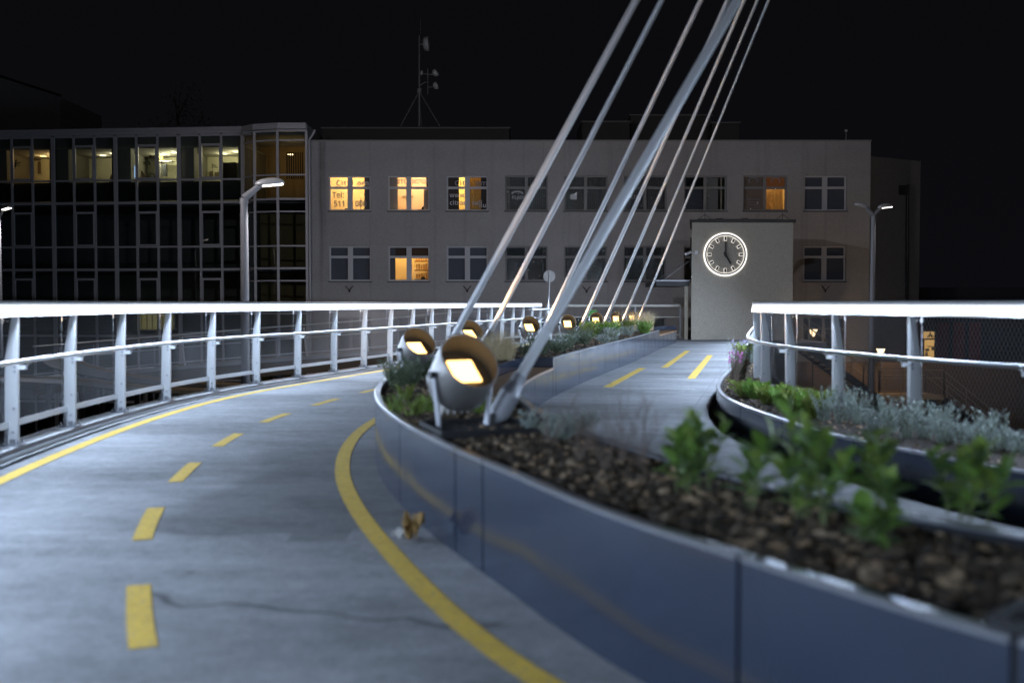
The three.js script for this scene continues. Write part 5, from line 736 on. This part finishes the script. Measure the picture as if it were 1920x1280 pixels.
function twiggy(x, z, y, h, n, seed, label) {
  const r = rng(seed), g = []; for (let i = 0; i < n; i++) { const a = r() * 6.28, o = h * (0.12 + 0.4 * r()), l = h * (0.6 + 0.45 * r()), P = (k) => V(Math.cos(a) * o * k * (0.6 + 0.4 * k), l * k, Math.sin(a) * o * k * (0.6 + 0.4 * k)); let p = P(0); for (let k = 1; k <= 4; k++) { const q = P(k / 4).add(V((r() - 0.5) * 0.015, 0, (r() - 0.5) * 0.015)); g.push(bar(p, q, 0.0022 - k * 0.0003, 0.002 - k * 0.0003, 4)); if (k > 1) for (let b = 0; b < 2; b++) { const e = p.clone().lerp(q, r()), d = V((r() - 0.5) * 0.16, 0.06 + r() * 0.12, (r() - 0.5) * 0.16).multiplyScalar(h * 1.3); const f = e.clone().add(d); g.push(bar(e, f, 0.0012, 0.0007, 3)); } p = q; } }
  const t = thing('dry_shrub', label, 'shrub', 'dry twiggy shrubs in the planter'); part('twigs', merge(g), G.dry, t).userData.kind = 'stuff'; t.position.set(x, y, z); return t;
}
// near planter: green leafy shrubs (photo positions of their feet)
const green = [G.fresh, G.mid, G.fresh, G.pale];
[[1285, 930, 0.26, 4, 'leafy green shrub left of all in front of the path'], [1308, 935, 0.30, 4, 'taller leafy green shrub close to the leftmost one'], [1420, 955, 0.24, 3, 'leafy green shrub in front of the right planter tip'], [1500, 985, 0.33, 5, 'largest bushy green shrub in the middle of the near planter'], [1535, 990, 0.36, 4, 'tall green shrub touching the largest one'], [1650, 955, 0.25, 3, 'thin green shrub right of the largest one'], [1690, 1010, 0.25, 2, 'single-stemmed green plant right of the middle'], [1800, 960, 0.27, 3, 'green shrub near the right edge with two upright stems'], [1630, 1035, 0.11, 2, 'smallest green seedling in the bark'], [1830, 985, 0.22, 3, 'dark low green shrub at the right edge of the picture']].forEach(([px, py, h, n, label], i) => { const p = at(px, py, 0.57); leafyShrub(p.x, p.z, 0.555, h * 1.28, n, 300 + i, label, 'leafy green shrubs in the near planter', green, 0.125); });
[[1085, 870, 0.40], [1135, 885, 0.42], [1165, 870, 0.40], [1030, 845, 0.38], [1200, 880, 0.36]].forEach(([px, py, h], i) => { const p = at(px, py, 0.57); twiggy(p.x, p.z, 0.55, h, 10, 400 + i, ['first', 'second', 'third', 'fourth', 'fifth'][[1, 2, 3, 0, 4][i]] + ' from the left of the dry twiggy shrubs in front of the path'); });
[[1010, 815], [1050, 825], [1080, 815]].forEach(([px, py], i) => { const p = at(px, py, 0.57); bushy(p.x, p.z, 0.55, 0.17, 46, 0.15, G.silver, 420 + i, 'silver_shrub', ['left', 'middle', 'right'][i] + ' of three low grey-green mounds behind the cable socket', 'shrub', 'grey-green mounds in the near planter', [0.03, 0.006]); });
// strappy yellow-green leaves round the floodlights
[[745, 775], [775, 785], [800, 775], [822, 770], [905, 780], [760, 750], [850, 765]].forEach(([px, py], i) => { const p = at(px, py, 0.57); tuft(p.x, p.z, 0.55, 0.24, 26, 0.2, 0.010, i % 2 ? G.lime : G.pale, 440 + i, 'strappy_plant', ['leftmost strappy yellow-green tuft under the second floodlight', 'bright strappy tuft left of the big floodlight leg', 'strappy tuft behind the big floodlight leg', 'strappy tuft just behind the big floodlight', 'strappy tuft between the big floodlight and the cable socket', 'farther strappy tuft by the left rim', 'strappy tuft hidden half behind the big floodlight'][i], 'plant', 'strappy yellow-green plants'); });
[[770, 722], [800, 715], [745, 728]].forEach(([px, py], i) => { const p = at(px, py, 0.57); bushy(p.x, p.z, 0.55, 0.30, 44, 0.22, G.sage, 460 + i, 'herb_bush', ['dull green bush under the second floodlight', 'dull green bush right of the second floodlight', 'dull green bush at the back left rim'][i], 'shrub', 'dull green bushes under the second floodlight', [0.045, 0.007]); });
{ // pale feather grasses and mixed planting farther along
  const mid = (u, v) => soilMid.P(u, v), far = (u, v) => soilFar.P(u, v); let k = 0;
  [[0.86, 0.72], [0.95, 0.6], [0.92, 0.85], [1.0, 0.8]].forEach(([u, v], i) => { const p = mid(u, v); tuft(p.x, p.z, p.y, 0.55, 150, 0.42, 0.0030, G.straw, 500 + i, 'feather_grass', ['pale feather grass tuft behind the bench, nearest', 'pale feather grass tuft behind the bench, second', 'pale feather grass tuft at the bench back rail', 'pale feather grass tuft at the end of the bench'][i], 'grass', 'pale feather grasses behind the bench', 0.35); });
  [[0.90, 0.5], [0.95, 0.62], [0.99, 0.75], [0.97, 0.4], [0.93, 0.8]].forEach(([u, v], i) => { const p = far(u, v); tuft(p.x, p.z, p.y, 0.75, 150, 0.42, 0.0035, G.straw, 520 + i, 'feather_grass', ['first', 'second', 'third', 'fourth', 'fifth'][i] + ' pale feather grass tuft of the clump at the far end', 'grass', 'pale feather grasses at the far end', 0.35); });
  const r = rng(60); const spec = [];
  for (let i = 0; i < 34; i++) spec.push([0.02 + 0.9 * i / 33 + (r() - 0.5) * 0.02, 0.15 + 0.78 * r(), i]);
  const kinds = ['dull green herb bush', 'fresh green leafy bush', 'silver grey bush', 'low olive grass tuft'];
  spec.forEach(([u, v, i]) => { const p = far(u, v), q = (u > 0.45 && u < 0.85) ? [1, 2, 1, 0][i % 4] : [0, 3, 3, 0, 2][i % 5], h = 0.2 + 0.14 * r(), lab = kinds[q] + ', ' + ordinal(i + 1) + ' plant along the far planter from the bench';
    if (q === 0) bushy(p.x, p.z, p.y - 0.02, h, 40, 0.26, G.sage, 600 + i, 'herb_bush', lab, 'shrub', 'mixed planting in the far planter', [0.05, 0.008]);
    else if (q === 1) bushy(p.x, p.z, p.y - 0.02, h + 0.1, 34, 0.26, i % 3 ? G.fresh : G.lime, 600 + i, 'leafy_bush', lab, 'shrub', 'mixed planting in the far planter', [0.07, 0.016]);
    else if (q === 2) bushy(p.x, p.z, p.y - 0.02, h, 44, 0.26, G.silver, 600 + i, 'silver_shrub', lab, 'shrub', 'mixed planting in the far planter', [0.04, 0.007]);
    else tuft(p.x, p.z, p.y - 0.02, h + 0.05, 90, 0.3, 0.004, G.sage, 600 + i, 'grass_tuft', lab, 'grass', 'mixed planting in the far planter', 0.5); });
  const wf = far(0.13, 0.55); bushy(wf.x, wf.z, wf.y, 0.3, 20, 0.16, G.sage, 690, 'white_flower', 'small plant with white flowers by the fourth stay cable', 'flower', null, [0.05, 0.008], G.white);
  const twig = far(0.86, 0.2); tuft(twig.x, twig.z, twig.y, 1.0, 9, 0.5, 0.004, G.straw, 691, 'dry_stalk', 'tall dry stalks leaning by the far floodlights', 'grass', null, 0.1);
  const tw2 = mid(0.98, 0.2); tuft(tw2.x, tw2.z, tw2.y, 0.75, 8, 0.35, 0.010, G.straw, 692, 'dry_stalk', 'pale dry leaves arching beside the third floodlight', 'grass', null, 0.9);
  // low planting behind the bench
  for (let i = 0; i < 6; i++) { const p = mid(0.35 + i * 0.09, 0.3 + 0.4 * r()); bushy(p.x, p.z, p.y - 0.02, 0.2, 36, 0.2, i % 2 ? G.sage : G.mid, 700 + i, 'herb_bush', ['first', 'second', 'third', 'fourth', 'fifth', 'sixth'][i] + ' low green bush in the strip behind the bench', 'shrub', 'low bushes behind the bench', [0.045, 0.008]); }
}
{ // right planter
  const r = rng(80);
  [[1400, 752, 0.2], [1420, 756, 0.22], [1445, 766, 0.24], [1470, 771, 0.22], [1495, 780, 0.26], [1520, 787, 0.24], [1535, 792, 0.28]].forEach(([px, py, h], i) => { const p = at(px, py - 8, 0.2); bushy(p.x, p.z, 0.18, h, 30, 0.19, i % 2 ? G.fresh : G.lime, 800 + i, 'leafy_bush', ['first', 'second', 'third', 'fourth', 'fifth', 'sixth', 'seventh'][i] + ' bright green bush from the tip of the right planter', 'shrub', 'bright green bushes in the right planter', [0.075, 0.020]); });
  const sil = [[1545, 798], [1580, 803], [1612, 806], [1640, 818], [1668, 822], [1700, 833], [1735, 833], [1770, 842], [1805, 845], [1840, 852], [1875, 858], [1910, 862], [1600, 790], [1660, 800], [1760, 820], [1850, 835]];
  sil.forEach(([px, py], i) => { const p = at(px, py - 10, 0.2); bushy(p.x, p.z, 0.18, 0.2 + 0.22 * r(), 26, 0.17, G.silver, 830 + i, 'silver_shrub', i < 12 ? ordinal(i + 1) + ' silver-leaved shrub from the left along the right planter rim' : ordinal(i - 11) + ' silver-leaved shrub from the left close against the right railing', 'shrub', 'silver-leaved shrubs in the right planter', [0.03, 0.0075]); });
  [[1390, 668, 0.45, G.mauve], [1384, 690, 0.40, G.pink]].forEach(([px, py, h, f], i) => { const p = at(px, py + 12, 0.2); bushy(p.x, p.z, 0.18, h, 40, 0.20, i ? G.sage : G.silver, 860 + i, 'flowering_bush', ['grey bush with mauve flower spikes against the right railing', 'bush with pink flowers at the narrow end of the right planter'][i], 'flower', null, [0.04, 0.006], f); });
  { const p = at(1392, 680, 0.2); bushy(p.x, p.z, 0.3, 0.28, 22, 0.2, G.lime, 870, 'leafy_bush', 'yellow-green leafy bush among the flowering bushes', 'shrub', null, [0.08, 0.022]); }
  { const p = at(1378, 735, 0.2); tuft(p.x, p.z, 0.18, 0.75, 46, 0.22, 0.004, G.dry, 871, 'dry_stalk', 'bare brown stalks under the pink flowers', 'plant', null, 0.1); }
  { const p = at(1368, 668, 0.2); tuft(p.x, p.z, 0.18, 0.6, 14, 0.25, 0.004, G.silver, 872, 'dry_stalk', 'pale thin stalks at the narrow end of the right planter', 'plant', null, 0.1); }
  for (let i = 0; i < 8; i++) { const p = soilSide.P(0.55 + i * 0.05, 0.5); bushy(p.x, p.z, 0.17, 0.35, 26, 0.22, i % 2 ? G.sage : G.silver, 880 + i, 'herb_bush', ['first', 'second', 'third', 'fourth', 'fifth', 'sixth', 'seventh', 'eighth'][i] + ' bush along the narrow far strip of the right planter', 'shrub', 'bushes along the far strip of the right planter', [0.045, 0.008]); }
}
// trees behind the buildings, almost lost in the dark
function tree(x, z, h, rad, seed, label) {
  const t = thing('tree', label, 'tree', 'dark trees behind the glazed building'), r = rng(seed), br = [bar(V(0, 0, 0), V(0, h * 0.5, 0), 0.3, 0.2, 8)], tips = [];
  for (let i = 0; i < 16; i++) { const a = r() * 6.28, e = 0.3 + r() * 1.1, l = rad * (0.6 + 0.5 * r()), s = V(0, h * (0.35 + 0.25 * r()), 0), q = s.clone().add(V(Math.cos(a) * Math.cos(e) * l, Math.sin(e) * l * 1.1, Math.sin(a) * Math.cos(e) * l)); br.push(bar(s, q, 0.1, 0.03, 5)); for (let k = 0; k < 4; k++) { const m = s.clone().lerp(q, 0.4 + 0.6 * r()), w = m.clone().add(V((r() - 0.5) * 2.4, r() * 1.6, (r() - 0.5) * 2.4)); br.push(bar(m, w, 0.035, 0.012, 4)); tips.push(w, m.clone().lerp(w, 0.6)); } }
  part('trunk', merge(br), G.woody, t);
  const pos = []; for (let i = 0; i < 5200; i++) { const c = tips[Math.floor(r() * tips.length)], p = V(c.x + (r() + r() - 1) * 1.0, c.y + (r() + r() - 1) * 0.8, c.z + (r() + r() - 1) * 1.0), s = 0.06 + 0.07 * r(); const a = V(r() - 0.5, r() - 0.5, r() - 0.5).normalize().multiplyScalar(s), b = V(r() - 0.5, r() - 0.5, r() - 0.5).normalize().multiplyScalar(s * 0.7); pos.push(p.x - a.x, p.y - a.y, p.z - a.z, p.x + b.x, p.y + b.y, p.z + b.z, p.x + a.x, p.y + a.y, p.z + a.z); }
  const g = new THREE.BufferGeometry(); g.setAttribute('position', new THREE.Float32BufferAttribute(pos, 3)); g.computeVertexNormals(); part('crown', g, leafMat([0.06, 0.055, 0.03], 0.2), t).userData.kind = 'stuff'; t.position.set(x, -5.5, z);
}
tree(-17.5, -58, 22, 5.2, 901, 'tall dark tree right of the gabled house'); tree(-12, -60, 21, 4.6, 902, 'dark tree behind the corner of the glazed building'); tree(-23, -62, 20, 4.5, 903, 'dark tree at the left edge behind the gable');

scene.traverse(o => { if (o.isMesh) { o.castShadow = true; o.receiveShadow = true; } if (o.isLight && o.shadow) o.castShadow = true; });
renderer.render(scene, camera);
